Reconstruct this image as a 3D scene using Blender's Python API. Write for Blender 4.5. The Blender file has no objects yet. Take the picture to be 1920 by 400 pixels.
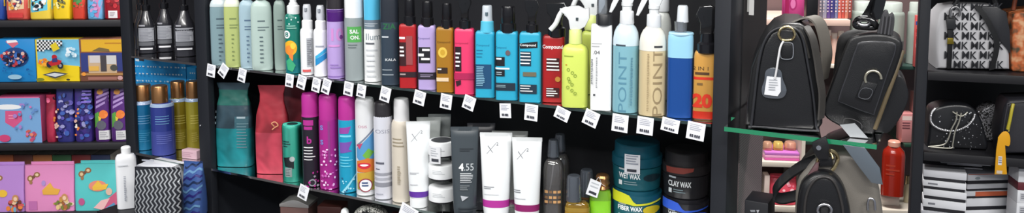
import bpy, bmesh, math, random
from mathutils import Vector, Matrix
random.seed(7)
SC = bpy.context.scene
COL = SC.collection
PI = math.pi
# ---------------------------------------------------------------- camera
FPX, PCX, PCY = 1600.0, 960.0, 5.0
TH, PH = math.radians(28.4), math.radians(5.9)
CAM = Vector((0, 0, 1.6))
FW = Vector((-math.sin(TH)*math.cos(PH), math.cos(TH)*math.cos(PH), -math.sin(PH)))
RT = Vector((math.cos(TH), math.sin(TH), 0))
UP = RT.cross(FW)
cd = bpy.data.cameras.new('camera'); cam = bpy.data.objects.new('camera', cd); COL.objects.link(cam)
cam.location = CAM; cam.rotation_euler = (PI/2-PH, 0, TH)
cd.sensor_width = 36; cd.lens = FPX/1920*36; cd.shift_y = (PCY-200)/1920; cd.clip_start = .02
SC.camera = cam

def ray(px, py): return FW + RT*((px-PCX)/FPX) - UP*((py-PCY)/FPX)
def at_depth(px, py, d): return CAM + ray(px, py)*d          # a point seen at a pixel, d metres ahead
def at_z(px, py, z):
    r = ray(px, py); return CAM + r*((z-CAM.z)/r.z)
def depth(P): return FW.dot(P-CAM)
class Frame:
    def __init__(s, ox, oy, deg):
        a = math.radians(deg); s.a = a; s.o = Vector((ox, oy, 0))
        s.u = Vector((math.cos(a), math.sin(a), 0)); s.v = Vector((-math.sin(a), math.cos(a), 0))
    def w(s, u, v, z): return s.o + s.u*u + s.v*v + Vector((0, 0, z))
    def hit(s, px, py, v):                                     # where the sight line meets the plane of depth v
        r = ray(px, py); t = ((s.o + s.v*v - CAM).dot(s.v))/r.dot(s.v); P = CAM + r*t
        return (P-s.o).dot(s.u), P.z
    def row(s, px, v, z):                                      # the row where the plane of depth v meets the level z
        a, b = -400.0, 1500.0
        for _ in range(40):
            m = (a+b)/2
            if s.hit(px, m, v)[1] > z: a = m
            else: b = m
        return a
CU = Frame(0, 1.55, 0)

# ---------------------------------------------------------------- materials
def lin(c): return tuple(((x/255)/12.92 if x/255 <= .04045 else ((x/255+.055)/1.055)**2.4) for x in c[:3]) + (1,)
_M = {}
def M(c, rough=.42, metal=0, coat=0, kind=''):
    k = (tuple(c), rough, metal, coat, kind)
    if k in _M: return _M[k]
    m = bpy.data.materials.new('paint_%d_%d_%d' % tuple(c[:3])); m.use_nodes = True
    nt = m.node_tree; b = nt.nodes['Principled BSDF']
    b.inputs['Base Color'].default_value = lin(c); b.inputs['Roughness'].default_value = rough
    b.inputs['Metallic'].default_value = metal; b.inputs['Coat Weight'].default_value = coat
    def add(t, **kw):
        n = nt.nodes.new(t)
        for a, v in kw.items(): n.inputs[a].default_value = v
        return n
    if kind == 'leather':
        tc = add('ShaderNodeTexCoord'); n = add('ShaderNodeTexVoronoi', Scale=900.0); bp = add('ShaderNodeBump', Strength=.25, Distance=.0006)
        nt.links.new(tc.outputs['Object'], n.inputs['Vector']); nt.links.new(n.outputs['Distance'], bp.inputs['Height']); nt.links.new(bp.outputs['Normal'], b.inputs['Normal'])
    if kind == 'crinkle':
        tc = add('ShaderNodeTexCoord'); n = add('ShaderNodeTexNoise', Scale=20.0, Detail=2.0); bp = add('ShaderNodeBump', Strength=.8, Distance=.006)
        nt.links.new(tc.outputs['Object'], n.inputs['Vector']); nt.links.new(n.outputs['Fac'], bp.inputs['Height']); nt.links.new(bp.outputs['Normal'], b.inputs['Normal'])
        r = nt.nodes.new('ShaderNodeValToRGB'); c1 = lin([x*.8 for x in c]); c2 = lin([min(255, x*1.14+8) for x in c])
        r.color_ramp.elements[0].color = c1; r.color_ramp.elements[1].color = c2; r.color_ramp.elements[0].position = .3; r.color_ramp.elements[1].position = .7
        n2 = add('ShaderNodeTexNoise', Scale=11.0, Detail=1.5, Distortion=1.2); nt.links.new(tc.outputs['Object'], n2.inputs['Vector'])
        nt.links.new(n2.outputs['Fac'], r.inputs['Fac']); nt.links.new(r.outputs['Color'], b.inputs['Base Color'])
    if kind == 'weave':
        tc = add('ShaderNodeTexCoord'); n = add('ShaderNodeTexChecker', Scale=260.0)
        n.inputs['Color1'].default_value = lin(c); n.inputs['Color2'].default_value = lin([x*.7 for x in c])
        mp = add('ShaderNodeMapping', Rotation=(0, 0, 0)); mp.inputs['Rotation'].default_value = (.785, .0, 0)
        nt.links.new(tc.outputs['Object'], mp.inputs['Vector']); nt.links.new(mp.outputs['Vector'], n.inputs['Vector']); nt.links.new(n.outputs['Color'], b.inputs['Base Color'])
    if kind == 'speckle':
        tc = add('ShaderNodeTexCoord'); n = add('ShaderNodeTexVoronoi', Scale=420.0); r = nt.nodes.new('ShaderNodeValToRGB')
        r.color_ramp.elements[0].color = lin([x*.35 for x in c]); r.color_ramp.elements[1].color = lin([min(255, x*1.5) for x in c])
        r.color_ramp.elements[0].position = .35; r.color_ramp.elements[1].position = .75
        sp = add('ShaderNodeSeparateColor'); nt.links.new(tc.outputs['Object'], n.inputs['Vector']); nt.links.new(n.outputs['Color'], sp.inputs['Color'])
        nt.links.new(sp.outputs[0], r.inputs['Fac']); nt.links.new(r.outputs['Color'], b.inputs['Base Color'])
    if kind == 'floral':
        tc = add('ShaderNodeTexCoord'); n = add('ShaderNodeTexNoise', Scale=45.0, Detail=2.0); r = nt.nodes.new('ShaderNodeValToRGB')
        e = r.color_ramp.elements; e[0].color = lin((70, 60, 40)); e[0].position = .35; e[1].color = lin((206, 160, 120)); e[1].position = .66
        x = e.new(.5); x.color = lin(c)
        nt.links.new(tc.outputs['Object'], n.inputs['Vector']); nt.links.new(n.outputs['Fac'], r.inputs['Fac']); nt.links.new(r.outputs['Color'], b.inputs['Base Color'])
    if kind == 'satin':                                        # a faint mottling of the plastic
        tc = add('ShaderNodeTexCoord'); n = add('ShaderNodeTexNoise', Scale=9.0); bp = add('ShaderNodeBump', Strength=.12, Distance=.004)
        nt.links.new(tc.outputs['Object'], n.inputs['Vector']); nt.links.new(n.outputs['Fac'], bp.inputs['Height']); nt.links.new(bp.outputs['Normal'], b.inputs['Normal'])
    _M[k] = m; return m
def glass(c, gloss=.12, rough=.04, body=.0, name='clear_plastic'):
    k = ('g', tuple(c), gloss, rough, body)
    if k in _M: return _M[k]
    m = bpy.data.materials.new(name); m.use_nodes = True; nt = m.node_tree; nt.nodes.clear()
    o = nt.nodes.new('ShaderNodeOutputMaterial'); t = nt.nodes.new('ShaderNodeBsdfTransparent'); t.inputs[0].default_value = lin(c)
    g = nt.nodes.new('ShaderNodeBsdfGlossy'); g.inputs['Roughness'].default_value = rough
    fr = nt.nodes.new('ShaderNodeFresnel'); fr.inputs[0].default_value = 1.5
    ma = nt.nodes.new('ShaderNodeMath'); ma.operation = 'ADD'; ma.inputs[1].default_value = gloss*.35
    nt.links.new(fr.outputs[0], ma.inputs[0])
    d = nt.nodes.new('ShaderNodeBsdfDiffuse'); d.inputs[0].default_value = lin(c)
    mb = nt.nodes.new('ShaderNodeMixShader'); mb.inputs[0].default_value = body
    mx = nt.nodes.new('ShaderNodeMixShader')
    nt.links.new(t.outputs[0], mb.inputs[1]); nt.links.new(d.outputs[0], mb.inputs[2])
    nt.links.new(ma.outputs[0], mx.inputs[0]); nt.links.new(mb.outputs[0], mx.inputs[1]); nt.links.new(g.outputs[0], mx.inputs[2]); nt.links.new(mx.outputs[0], o.inputs[0])
    _M[k] = m; return m
BLK = M((20, 21, 26), .45); GLOSSBLK = M((24, 24, 28), .22); WHT = M((236, 238, 240), .4)
CLEAR = glass((205, 212, 220), .25, .1, .22); SMOKE = glass((120, 128, 140), .3, .12, .35)
STEEL = M((200, 200, 205), .25, 1); GOLD = M((214, 196, 150), .25, 1); GOLDCAP = M((176, 128, 84), .28, .85)
LEATHER = M((12, 13, 16), .42, 0, .12, 'leather'); PATENT = M((18, 18, 20), .12, 0, .6)

# ---------------------------------------------------------------- mesh helpers
def link(name, bm, mats, parent=None):
    me = bpy.data.meshes.new(name); bm.normal_update(); bm.to_mesh(me); bm.free()
    for m in (mats if isinstance(mats, (list, tuple)) else [mats]): me.materials.append(m)
    o = bpy.data.objects.new(name, me); COL.objects.link(o)
    if parent is not None: o.parent = parent
    return o
def smooth(bm, on=True, ang=35):
    bm.normal_update()
    for f in bm.faces: f.smooth = on
    for e in bm.edges:
        if len(e.link_faces) == 2: e.smooth = e.calc_face_angle(0) < math.radians(ang)
        else: e.smooth = False
    return bm
def box(x0, x1, y0, y1, z0, z1, bev=0.0, bm=None):
    own = bmesh.new(); v = [own.verts.new((x, y, z)) for x in (x0, x1) for y in (y0, y1) for z in (z0, z1)]
    for q in ((0, 1, 3, 2), (4, 6, 7, 5), (0, 4, 5, 1), (2, 3, 7, 6), (0, 2, 6, 4), (1, 5, 7, 3)): own.faces.new([v[i] for i in q])
    if bev: bmesh.ops.bevel(own, geom=own.edges[:], offset=bev, segments=2, affect='EDGES', profile=.5)
    smooth(own)
    return own if bm is None else join(bm, own)
def join(a, b, mi=None):
    t = bpy.data.meshes.new('t')
    if mi is not None:
        for f in b.faces: f.material_index = mi
    b.to_mesh(t); b.free(); a.from_mesh(t); bpy.data.meshes.remove(t); return a
def fbox(fr, u0, u1, v0, v1, z0, z1, bev=0.0):
    b = box(u0, u1, v0, v1, z0, z1, bev)
    b.transform(Matrix.Translation(fr.o) @ Matrix.Rotation(fr.a, 4, 'Z')); return b
def se(t, rx, ry, n):
    c, s = math.cos(t), math.sin(t)
    return rx*math.copysign(abs(c)**(2/n), c), ry*math.copysign(abs(s)**(2/n), s)
def loft(prof, seg=36, ox=0, oy=0, cap=True, ang=35):          # prof: (z, rx, ry, n[, x offset])
    bm = bmesh.new(); rings = []
    for p in prof:
        z, rx, ry, n = p[:4]; dx = p[4] if len(p) > 4 else 0
        rings.append([bm.verts.new((ox+dx+x, oy+y, z)) for x, y in (se(2*PI*(i+.5)/seg, rx, ry, n) for i in range(seg))])
    for a, b in zip(rings, rings[1:]):
        for i in range(seg): bm.faces.new((a[i], a[(i+1) % seg], b[(i+1) % seg], b[i]))
    if cap: bm.faces.new(rings[0][::-1]); bm.faces.new(rings[-1])
    return smooth(bm, True, ang)
def tube(pts, r, seg=10, closed=False):
    P = [Vector(p) for p in pts]; bm = bmesh.new(); rings = []; n = len(P)
    up = Vector((.13, .31, .94))
    for i in range(n):
        a = P[(i-1) % n] if (closed or i) else P[0]; b = P[(i+1) % n] if (closed or i < n-1) else P[-1]
        t = (b-a).normalized(); x = t.cross(up)
        if x.length < 1e-4: x = t.orthogonal()
        x.normalize(); y = t.cross(x).normalized(); up = -y if y.dot(up) < 0 else y
        rr = r[i] if isinstance(r, (list, tuple)) else r
        y = up; x = y.cross(t).normalized()
        rings.append([bm.verts.new(P[i] + x*math.cos(2*PI*k/seg)*rr + y*math.sin(2*PI*k/seg)*rr) for k in range(seg)])
    for i in range(n if closed else n-1):
        a, b = rings[i], rings[(i+1) % n]
        for k in range(seg): bm.faces.new((a[k], a[(k+1) % seg], b[(k+1) % seg], b[k]))
    if not closed: bm.faces.new(rings[0][::-1]); bm.faces.new(rings[-1])
    bmesh.ops.recalc_face_normals(bm, faces=bm.faces[:])
    return smooth(bm, True, 60)
def spline(pts, sub=6, closed=False):
    P = [Vector(p) for p in pts]; out = []; n = len(P)
    for i in range(n if closed else n-1):
        g = (lambda j: P[j % n]) if closed else (lambda j: P[max(0, min(n-1, j))])
        a, b, c, d = g(i-1), g(i), g(i+1), g(i+2)
        for k in range(sub):
            t = k/sub; out.append(.5*((2*b)+(-a+c)*t+(2*a-5*b+4*c-d)*t*t+(-a+3*b-3*c+d)*t**3))
    if not closed: out.append(P[-1])
    return out
def slab(pts, y0, y1, bev=.002, segs=2):                       # outline in x-z given a real thickness from y0 to y1
    bm = bmesh.new(); a = [bm.verts.new((p[0], y0, p[1])) for p in pts]; b = [bm.verts.new((p[0], y1, p[1])) for p in pts]
    n = len(pts); f1 = bm.faces.new(a); f2 = bm.faces.new(b[::-1])
    for i in range(n): bm.faces.new((a[(i+1) % n], a[i], b[i], b[(i+1) % n]))
    bmesh.ops.recalc_face_normals(bm, faces=bm.faces[:])
    if bev:
        es = [e for e in bm.edges if abs(e.verts[0].co.y-e.verts[1].co.y) < 1e-7]
        bmesh.ops.bevel(bm, geom=es, offset=bev, segments=segs, affect='EDGES', profile=.5, clamp_overlap=True)
    big = [f for f in bm.faces if len(f.verts) > 4]; bmesh.ops.triangulate(bm, faces=big)
    return smooth(bm, True, 40)
def ribbon(path, w, th=.003, n=Vector((0, 1, 0))):             # a band of width w (across y) following points in x-z
    P = spline([Vector((p[0], p[2] if len(p) > 2 else 0, p[1])) for p in path], 8); bm = bmesh.new(); R = []
    for i, p in enumerate(P):
        t = (P[min(i+1, len(P)-1)]-P[max(i-1, 0)]).normalized(); k = t.cross(n).normalized()*th/2; h = n*w/2
        R.append([bm.verts.new(p+s*h+q*k) for s, q in ((-1, -1), (1, -1), (1, 1), (-1, 1))])
    for a, b in zip(R, R[1:]):
        for i in range(4): bm.faces.new((a[i], a[(i+1) % 4], b[(i+1) % 4], b[i]))
    bm.faces.new(R[0]); bm.faces.new(R[-1][::-1]); bmesh.ops.recalc_face_normals(bm, faces=bm.faces[:])
    return smooth(bm, True, 40)

_T = {}
def glyphs(s, bold):
    if (s, bold) not in _T:
        c = bpy.data.curves.new('t', 'FONT'); c.body = s; c.size = 1; c.align_x = 'CENTER'; c.offset = bold; c.resolution_u = 3
        o = bpy.data.objects.new('t', c); COL.objects.link(o); dg = bpy.context.evaluated_depsgraph_get()
        me = bpy.data.meshes.new_from_object(o.evaluated_get(dg)); vs = [(v.co.x, v.co.y) for v in me.vertices]; fs = [tuple(p.vertices) for p in me.polygons]
        ys = [v[1] for v in vs] or [0]; xs = [v[0] for v in vs] or [0]; cy, cx = (min(ys)+max(ys))/2, (min(xs)+max(xs))/2; hh = max(.01, max(ys)-min(ys)); ww = max(.01, max(xs)-min(xs))
        _T[s, bold] = ([((x-cx)/hh, (y-cy)/hh) for x, y in vs], fs, ww/hh)
        bpy.data.objects.remove(o); bpy.data.curves.remove(c); bpy.data.meshes.remove(me)
    return _T[s, bold]
class Art:                                                     # flat print, later laid on a surface
    def __init__(s): s.L = []
    def poly(s, pts, c): s.L.append((list(pts), [tuple(range(len(pts)))], c)); return s
    def rect(s, x0, z0, x1, z1, c): return s.poly([(x0, z0), (x1, z0), (x1, z1), (x0, z1)], c)
    def ell(s, x, z, rx, rz, c, n=20): return s.poly([(x+rx*math.cos(2*PI*i/n), z+rz*math.sin(2*PI*i/n)) for i in range(n)], c)
    def text(s, t, x, z, h, c, rot=0, w=None, bold=.0):        # h: height of the letters, w: width of the line
        vs, fs, asp = glyphs(t, bold); k = (w/(asp*h)) if w else 1; ca, sa = math.cos(rot), math.sin(rot)
        s.L.append(([(x+(a*h*k)*ca-(b*h)*sa, z+(a*h*k)*sa+(b*h)*ca) for a, b in vs], fs, c)); return s
    def lines(s, x0, x1, z0, z1, n, c, fill=.5, jag=.4):       # rows of print too small to read
        d = (z0-z1)/n; R = random.Random(int(abs(x0*1e5)+abs(z0*1e5)))
        for i in range(n):
            L = (x1-x0)*(1-jag*R.random()); s.rect(x0, z0-d*i-d*fill, x0+L, z0-d*i, c)
        return s
    def build(s, name, parent, mapf, step=None, zstep=None, rough=.42, mats=None):
        out = bmesh.new(); ms = []; 
        for i, (vs, fs, c) in enumerate(s.L):
            m = c if isinstance(c, bpy.types.Material) else M(c, rough)
            if m not in ms: ms.append(m)
            b = bmesh.new(); V = [b.verts.new((x, 0, z)) for x, z in vs]
            for f in fs:
                try: b.faces.new([V[k] for k in f])
                except ValueError: pass
            for ax, st in ((0, step), (2, zstep)):
                if not st: continue
                lo, hi = min(v[ax and 1] for v in vs), max(v[ax and 1] for v in vs); k = math.floor(lo/st)+1
                while k*st < hi:
                    co = [0, 0, 0]; co[ax] = k*st; no = [0, 0, 0]; no[ax] = 1
                    bmesh.ops.bisect_plane(b, geom=b.verts[:]+b.edges[:]+b.faces[:], plane_co=co, plane_no=no); k += 1
            bmesh.ops.triangulate(b, faces=[f for f in b.faces if len(f.verts) > 4])
            for v in b.verts: v.co = mapf(v.co.x, v.co.z, .0003+.00022*i)
            join(out, b, ms.index(m))
        out.normal_update()
        return link(name, out, ms, parent)

def thing(name, label, cat, loc, rz=0, group=None):
    o = bpy.data.objects.new(name, None); COL.objects.link(o); o.location = loc; o.rotation_euler = (0, 0, rz); o.empty_display_size = .02
    o['label'] = label; o['category'] = cat
    if group: o['group'] = group
    return o
def tag_it(o, label, cat, group=None):
    o['label'] = label; o['category'] = cat
    if group: o['group'] = group
    return o
def struct(o): o['kind'] = 'structure'; return o

class It:
    """One thing standing where its base is seen: px0..px1 is its width and pyb the lowest row of its base on the surface z."""
    def __init__(s, name, label, cat, px0, px1, pyb, z, group=None, face=1.0, dr=1.0, n=2, back=0.0, turn=0.0):
        pc = (px0+px1)/2; A = at_z(pc, pyb, z); h = (A-CAM); h.z = 0; h.normalize(); k = depth(A)/FPX
        full = math.atan2(-h.x, h.y); rz = full*face+math.radians(turn); a = abs(full-rz)
        W = (px1-px0)*k/(math.cos(a)+(dr*math.sin(a) if n > 3 else 0)); D = W*dr
        hd = D/2 if n <= 3 else (D/2*math.cos(a)+W/2*math.sin(a))
        s.P = A + h*(hd+back); s.P.z = z+.0007; s.k = depth(s.P)/FPX; q = s.k/k
        s.rx, s.ry, s.n, s.pc, s.z, s.dr, s.rz = W*q/2, D*q/2, n, pc, z, dr, rz
        s.e = thing(name, label, cat, s.P, rz, group); s.prof = None
        r0 = s.P-CAM; s._f = FW.dot(r0); s._u = UP.dot(r0)
    def Z(s, py):                                              # height above the base seen at this row
        t = (PCY-py)/FPX; return (t*s._f-s._u)/(UP.z-t*FW.z)
    def X(s, px): return (px-s.pc)*s.k
    def p(s, px, py): return (s.X(px), s.Z(py))
    def pts(s, L): return [s.p(*q) for q in L]
    def body(s, prof, mat, name='body', n=None, seg=36, dr=None, ox=0, oy=0, ang=35):
        n = n or s.n; dr = s.dr if dr is None else dr; P = []
        for q in prof:                                         # (row or ('z', height), half width in px or ('f', fraction))
            z = s.Z(q[0]) if not isinstance(q[0], str) else q[1]
            rx = q[1]*s.rx; P.append((z, rx, rx*(q[2] if len(q) > 2 else dr), q[3] if len(q) > 3 else n))
        P.sort(key=lambda t: t[0])
        if name == 'body': P = [(max(q[0], i*.0009),)+q[1:] for i, q in enumerate(P)]
        if name == 'body': s.prof = P
        return link(name, loft(P, seg, ox, oy, ang=ang), mat, s.e)
    def surf(s, prof=None):
        P = prof or s.prof
        def f(x, z, off):
            a = P[0]; b = P[-1]
            for u, v in zip(P, P[1:]):
                if u[0] <= z <= v[0]: a, b = u, v; break
            else:
                a = b = (P[0] if z < P[0][0] else P[-1])
            t = 0 if b[0] == a[0] else (z-a[0])/(b[0]-a[0])
            rx, ry, n = (a[i]+(b[i]-a[i])*t+(off if i < 3 else 0) for i in (1, 2, 3))
            q = min(.995, abs(x)/rx); return Vector((math.copysign(q*rx, x), -ry*(1-q**n)**(1/n), z))
        return f
    def print(s, art, name='label_print', prof=None, zstep=.02, rough=.42):
        return art.build(name, s.e, s.surf(prof), step=max(.002, s.rx/10), zstep=zstep, rough=rough)
    def flat(s, art, y, name='artwork', parent=None, rough=.42): return art.build(name, parent or s.e, lambda x, z, off: Vector((x, y-off, z)), rough=rough)
    # print helpers in photo rows and columns
    def A(s): return PxArt(s)
class PxArt(Art):
    def V(s, x, y, h, c, n):                                   # a column of print too small to read, h px wide over n px of height
        R = random.Random(int(x*7+y)); q = y-n/2
        while q < y+n/2:
            d = R.uniform(2.2, 4.2); s.R(x-h*.4, q, x+h*R.uniform(.15, .4), q+d*.62, c); q += d
        return s
    def __init__(s, it): super().__init__(); s.it = it
    def R(s, x0, y0, x1, y1, c): i = s.it; return s.rect(i.X(x0), max(.001, i.Z(y1)), i.X(x1), max(.002, i.Z(y0)), c)
    def E(s, x, y, rx, ry, c): i = s.it; return s.ell(i.X(x), max(i.Z(y), ry*i.k+.001), rx*i.k, ry*i.k, c)
    def G(s, L, c): return s.poly([(a, max(b, .001)) for a, b in s.it.pts(L)], c)
    def T(s, t, x, y, h, c, rot=0, w=None, bold=0): i = s.it; return s.text(t, i.X(x), i.Z(y), h*i.k, c, math.radians(rot), w and w*i.k, bold)
    def N(s, x0, y0, x1, y1, n, c, fill=.5, jag=.4): i = s.it; return s.lines(i.X(x0), i.X(x1), i.Z(y0), i.Z(y1), n, c, fill, jag)

# ---------------------------------------------------------------- bottle kit
def _cap(s, name, pxc, prof, mat, seg=24, dr=1.0, n=2, y=0.0, parent=None):    # prof: (row, half width in px)
    P = sorted((s.Z(a), b*s.k, b*s.k*dr, n) for a, b in prof)
    return link(name, loft(P, seg, s.X(pxc), y), mat, parent or s.e)
def _band(s, name, y0, y1, mat, off=.0004):
    z0, z1 = max(.0006, s.Z(y1)), s.Z(y0); P = s.prof
    def at(z):
        for a, b in zip(P, P[1:]):
            if a[0] <= z <= b[0]:
                t = (z-a[0])/((b[0]-a[0]) or 1); return (z,)+tuple(a[i]+(b[i]-a[i])*t+(off if i < 3 else 0) for i in (1, 2, 3))
        q = P[0] if z < P[0][0] else P[-1]; return (z, q[1]+off, q[2]+off, q[3])
    R = [at(z0)]+[at(p[0]) for p in P if z0 < p[0] < z1]+[at(z1)]
    bm = loft(R, 40, cap=False); return link(name, bm, mat, s.e)
def _outline(s, name, pts, th, mat, bev=.002, y=0.0, parent=None): return link(name, slab(s.pts(pts), y-th/2, y+th/2, bev), mat, parent or s.e)
def _tube(s, name, pts, rpx, mat, closed=False, parent=None, sub=6, smoothed=True):
    Q = [Vector((s.X(p[0]), p[2] if len(p) > 2 else 0, s.Z(p[1]))) for p in pts]
    if smoothed: Q = spline(Q, sub, closed)
    return link(name, tube(Q, rpx*s.k, 10, closed), mat, parent or s.e)
It.cap, It.band, It.outline, It.tube = _cap, _band, _outline, _tube
def ring(s, name, px, py, rpx, tpx, mat, y=0.0, a0=0, a1=360, sx=1, parent=None):
    n = 28; full = a1-a0 >= 360
    Q = [Vector((s.X(px)+rpx*sx*s.k*math.cos(math.radians(a0+(a1-a0)*i/n)), y, s.Z(py)+rpx*s.k*math.sin(math.radians(a0+(a1-a0)*i/n)))) for i in range(n if full else n+1)]
    return link(name, tube(Q, tpx*s.k, 8, full), mat, parent or s.e)
It.ring = ring
def ribbed_cap(it, pxc, y0, y1, hw, mat=GLOSSBLK, name='pump_cap'):
    h = y1-y0
    return it.cap(name, pxc, [(y1+2, hw*1.0), (y1-h*.30, hw), (y1-h*.32, hw*.84), (y1-h*.36, hw*.84), (y1-h*.38, hw*.88), (y0+3, hw*.84), (y0, hw*.76)], mat)
class Box:
    """A thing with a flat front: px0..px1 are the edges of its front, pyb the row of the front's foot on the surface z, pyt its top row."""
    def __init__(s, name, label, cat, px0, px1, pyt, pyb, z, rz, D, group=None, lift=0.0):
        s.rz = math.radians(rz); c, q = math.cos(s.rz), math.sin(s.rz); s.ux = Vector((c, q, 0)); s.vy = Vector((-q, c, 0)); s.D = D; pc = (px0+px1)/2
        A = at_z(pc, pyb, z); s.A = A
        L, R = s._pl(px0, pyb, A), s._pl(px1, pyb, A); xl, xr = (L-A).dot(s.ux), (R-A).dot(s.ux)
        s.W = xr-xl; O = A + s.ux*(xl+xr)/2 + s.vy*D/2; O.z = z+.0007; s.O = O
        T = s._pl(pc, pyt, A); s.H = T.z-z; s.e = thing(name, label, cat, O, s.rz, group)
    def _pl(s, px, py, A):
        r = ray(px, py); t = (A-CAM).dot(s.vy)/r.dot(s.vy); return CAM+r*t
    def f(s, px, py):                                          # local x, z on the front seen at a pixel
        Q = s._pl(px, py, s.A); return (Q-s.O).dot(s.ux), Q.z-s.O.z
    def box(s, mat, bev=.0015, name='carton', h=None): return link(name, box(-s.W/2, s.W/2, -s.D/2, s.D/2, 0, h or s.H, bev), mat, s.e)
    def pouch(s, mat, top=.06, name='pouch', kind=3.2, topw=.95):
        P = [(0, .94, .85), (.03, .99, 1), (.2, 1, 1), (.45, 1, .9), (.7, .99, .62), (.88, topw, .25), (.95, topw, top), (1, topw, top)]
        s.P = [(a*s.H, b*s.W/2*.975, max(.0015, c*s.D/2), kind) for a, b, c in P]; return link(name, loft(s.P, 32), mat, s.e)
    def art(s): return FaceArt(s)
    def put(s, a, name='artwork', parent=None, rough=.42, off=0):
        if hasattr(s, 'P'):
            P = s.P
            def m(x, z, o):
                k = P[0] if z < 0 else P[-1]; v = k
                for u, w in zip(P, P[1:]):
                    if u[0] <= z <= w[0]: k, v = u, w; break
                t = 0 if v[0] == k[0] else (z-k[0])/(v[0]-k[0]); rx, ry, n = (k[i]+(v[i]-k[i])*t+(o if i < 3 else 0) for i in (1, 2, 3))
                q = min(.99, abs(x)/rx); return Vector((math.copysign(q*rx, x), -ry*(1-q**n)**(1/n), z))
            return a.build(name, s.e, m, step=.012, zstep=.012, rough=rough)
        return a.build(name, parent or s.e, lambda x, z, o: Vector((x, -s.D/2-o-off, z)), rough=rough)
class FaceArt(Art):
    def __init__(s, b): super().__init__(); s.b = b; x0, z0 = b.f(500, 200); x1, z1 = b.f(501, 200); pc = b.e.location; s.k = depth(b.A)/FPX
    def G(s, L, c): return s.poly([(a, max(b, .001)) for a, b in (s.b.f(*p) for p in L)], c)
    def R(s, x0, y0, x1, y1, c): a = s.b.f(x0, (y0+y1)/2)[0]; d = s.b.f(x1, (y0+y1)/2)[0]; m = (x0+x1)/2; return s.rect(a, s.b.f(m, y1)[1], d, s.b.f(m, y0)[1], c)
    def E(s, x, y, rx, ry, c): a, z = s.b.f(x, y); d = s.b.f(x+rx, y)[0]; return s.ell(a, max(z, ry*s.k+.001), d-a, ry*s.k, c)
    def T(s, t, x, y, h, c, rot=0, w=None, bold=0):
        a, z = s.b.f(x, y); k = s.b.f(x+1, y)[0]-a; return s.text(t, a, z, h*(s.k if not rot else k), c, math.radians(rot), w and w*(k if not rot else s.k), bold)
    def N(s, x0, y0, x1, y1, n, c, fill=.5, jag=.4): m = (x0+x1)/2; return s.lines(s.b.f(x0, y0)[0], s.b.f(x1, y0)[0], s.b.f(m, y0)[1], s.b.f(m, y1)[1], n, c, fill, jag)
    def splash(s, x, y, rx, ry, n, cols, r, seed):              # a loose cluster of bright blots
        R = random.Random(seed)
        for i in range(n):
            t = R.uniform(0, 2*PI); q = math.sqrt(R.random()); s.E(x+rx*q*math.cos(t), y+ry*q*math.sin(t), R.uniform(.5, 1)*r, R.uniform(.5, 1)*r, R.choice(cols))
        return s
def _bo(s, name, pts, y0, y1, mat, bev=.002, segs=2, parent=None, clamp=.0005):     # outline on the front plane, y0..y1 back from it
    L = [(a, max(b, clamp)) for a, b in (s.f(*p) for p in pts)]
    return link(name, slab(L, -s.D/2+y0, -s.D/2+y1, bev, segs), mat, parent or s.e)
def _bt(s, name, pts, r, mat, closed=False, parent=None, sub=6, smoothed=True, clamp=True):    # points (px, py[, y back from the front])
    Q = [Vector((s.f(p[0], p[1])[0], -s.D/2+(p[2] if len(p) > 2 else 0), max(s.f(p[0], p[1])[1], r+.0022 if clamp else -9))) for p in pts]
    if smoothed: Q = spline(Q, sub, closed)
    return link(name, tube(Q, r, 10, closed), mat, parent or s.e)
def _br(s, name, pts, w, mat, n=(0, 1, 0), th=.003, parent=None):
    return link(name, ribbon([s.f(p[0], p[1])+((-s.D/2+(p[2] if len(p) > 2 else 0)),) for p in pts], w, th, Vector(n).normalized()), mat, parent or s.e)
def curve2(pts, sub=5, closed=True): return [(p.x, p.z) for p in spline([Vector((a, 0, b)) for a, b in pts], sub, closed)]
Box.o, Box.t, Box.r = _bo, _bt, _br
# ---------------------------------------------------------------- setting
ZU = CU.hit(900, 182, 0)[1]; ZL = CU.hit(900, 416, 0)[1]; ZB = ZL-.27; DEP = .28
GEDGE = glass((44, 66, 62), .3, .08, .6, 'glass_edge'); GEDGEL = glass((120, 142, 138), .4, .08, .6, 'highlight_glass_edge'); GTOP = glass((190, 214, 208), .2, .03, .0, 'shelf_glass')  # the lower shelf's edge highlight is put into its paler colour
GEDGEB = glass((30, 140, 95), .3, .08, .8, 'green_glass_edge'); GDK = glass((214, 226, 223), .3, .05, .0, 'grey_shelf_glass')
o = struct(link('floor', box(-6, 4, -3, 7, -.1, 0), M((92, 90, 92), .3)))
o = struct(link('wall_back', box(-6, 4, 5.6, 5.7, 0, 3.0), M((150, 138, 136), .7)))
o = struct(link('wall_left', box(-4.6, -4.5, -3, 7, 0, 3.0), M((70, 68, 72), .7)))
o = struct(link('ceiling', box(-6, 4, -3, 7, 3.0, 3.1), M((225, 225, 225), .8)))
PANEL = M((27, 30, 37), .5); PANELIN = M((17, 18, 24), .5)
uL, uR = CU.hit(371, 200, 0)[0], CU.hit(1370, 200, 0)[0]; uL2 = CU.hit(391, 200, 0)[0]; uR0 = CU.hit(1336, 200, 0)[0]
unit = thing('display_shelving', 'tall black display shelving with glass shelves of hair products', 'shelving', CU.w((uL+uR)/2, .15, 0))
def inv(bm, root): bm.transform(Matrix.Rotation(-root.rotation_euler.z, 4, 'Z') @ Matrix.Translation(-root.location)); return bm
link('upright', inv(fbox(CU, uL, uL2, 0, .02, 0, 2.2, .001), unit), PANEL, unit)
link('side_panel', inv(fbox(CU, uL+.002, uL+.008, .02, DEP+.02, 0, 2.2), unit), PANEL, unit)
link('upright', inv(fbox(CU, uR0, uR-.004, 0, .09, 0, 2.2, .001), unit), PANEL, unit)
link('end_panel', inv(fbox(CU, uR-.022, uR-.002, .09, DEP+.02, 0, ZU-.012), unit), M((168, 152, 154), .5, 0, 0, 'weave'), unit)
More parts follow.
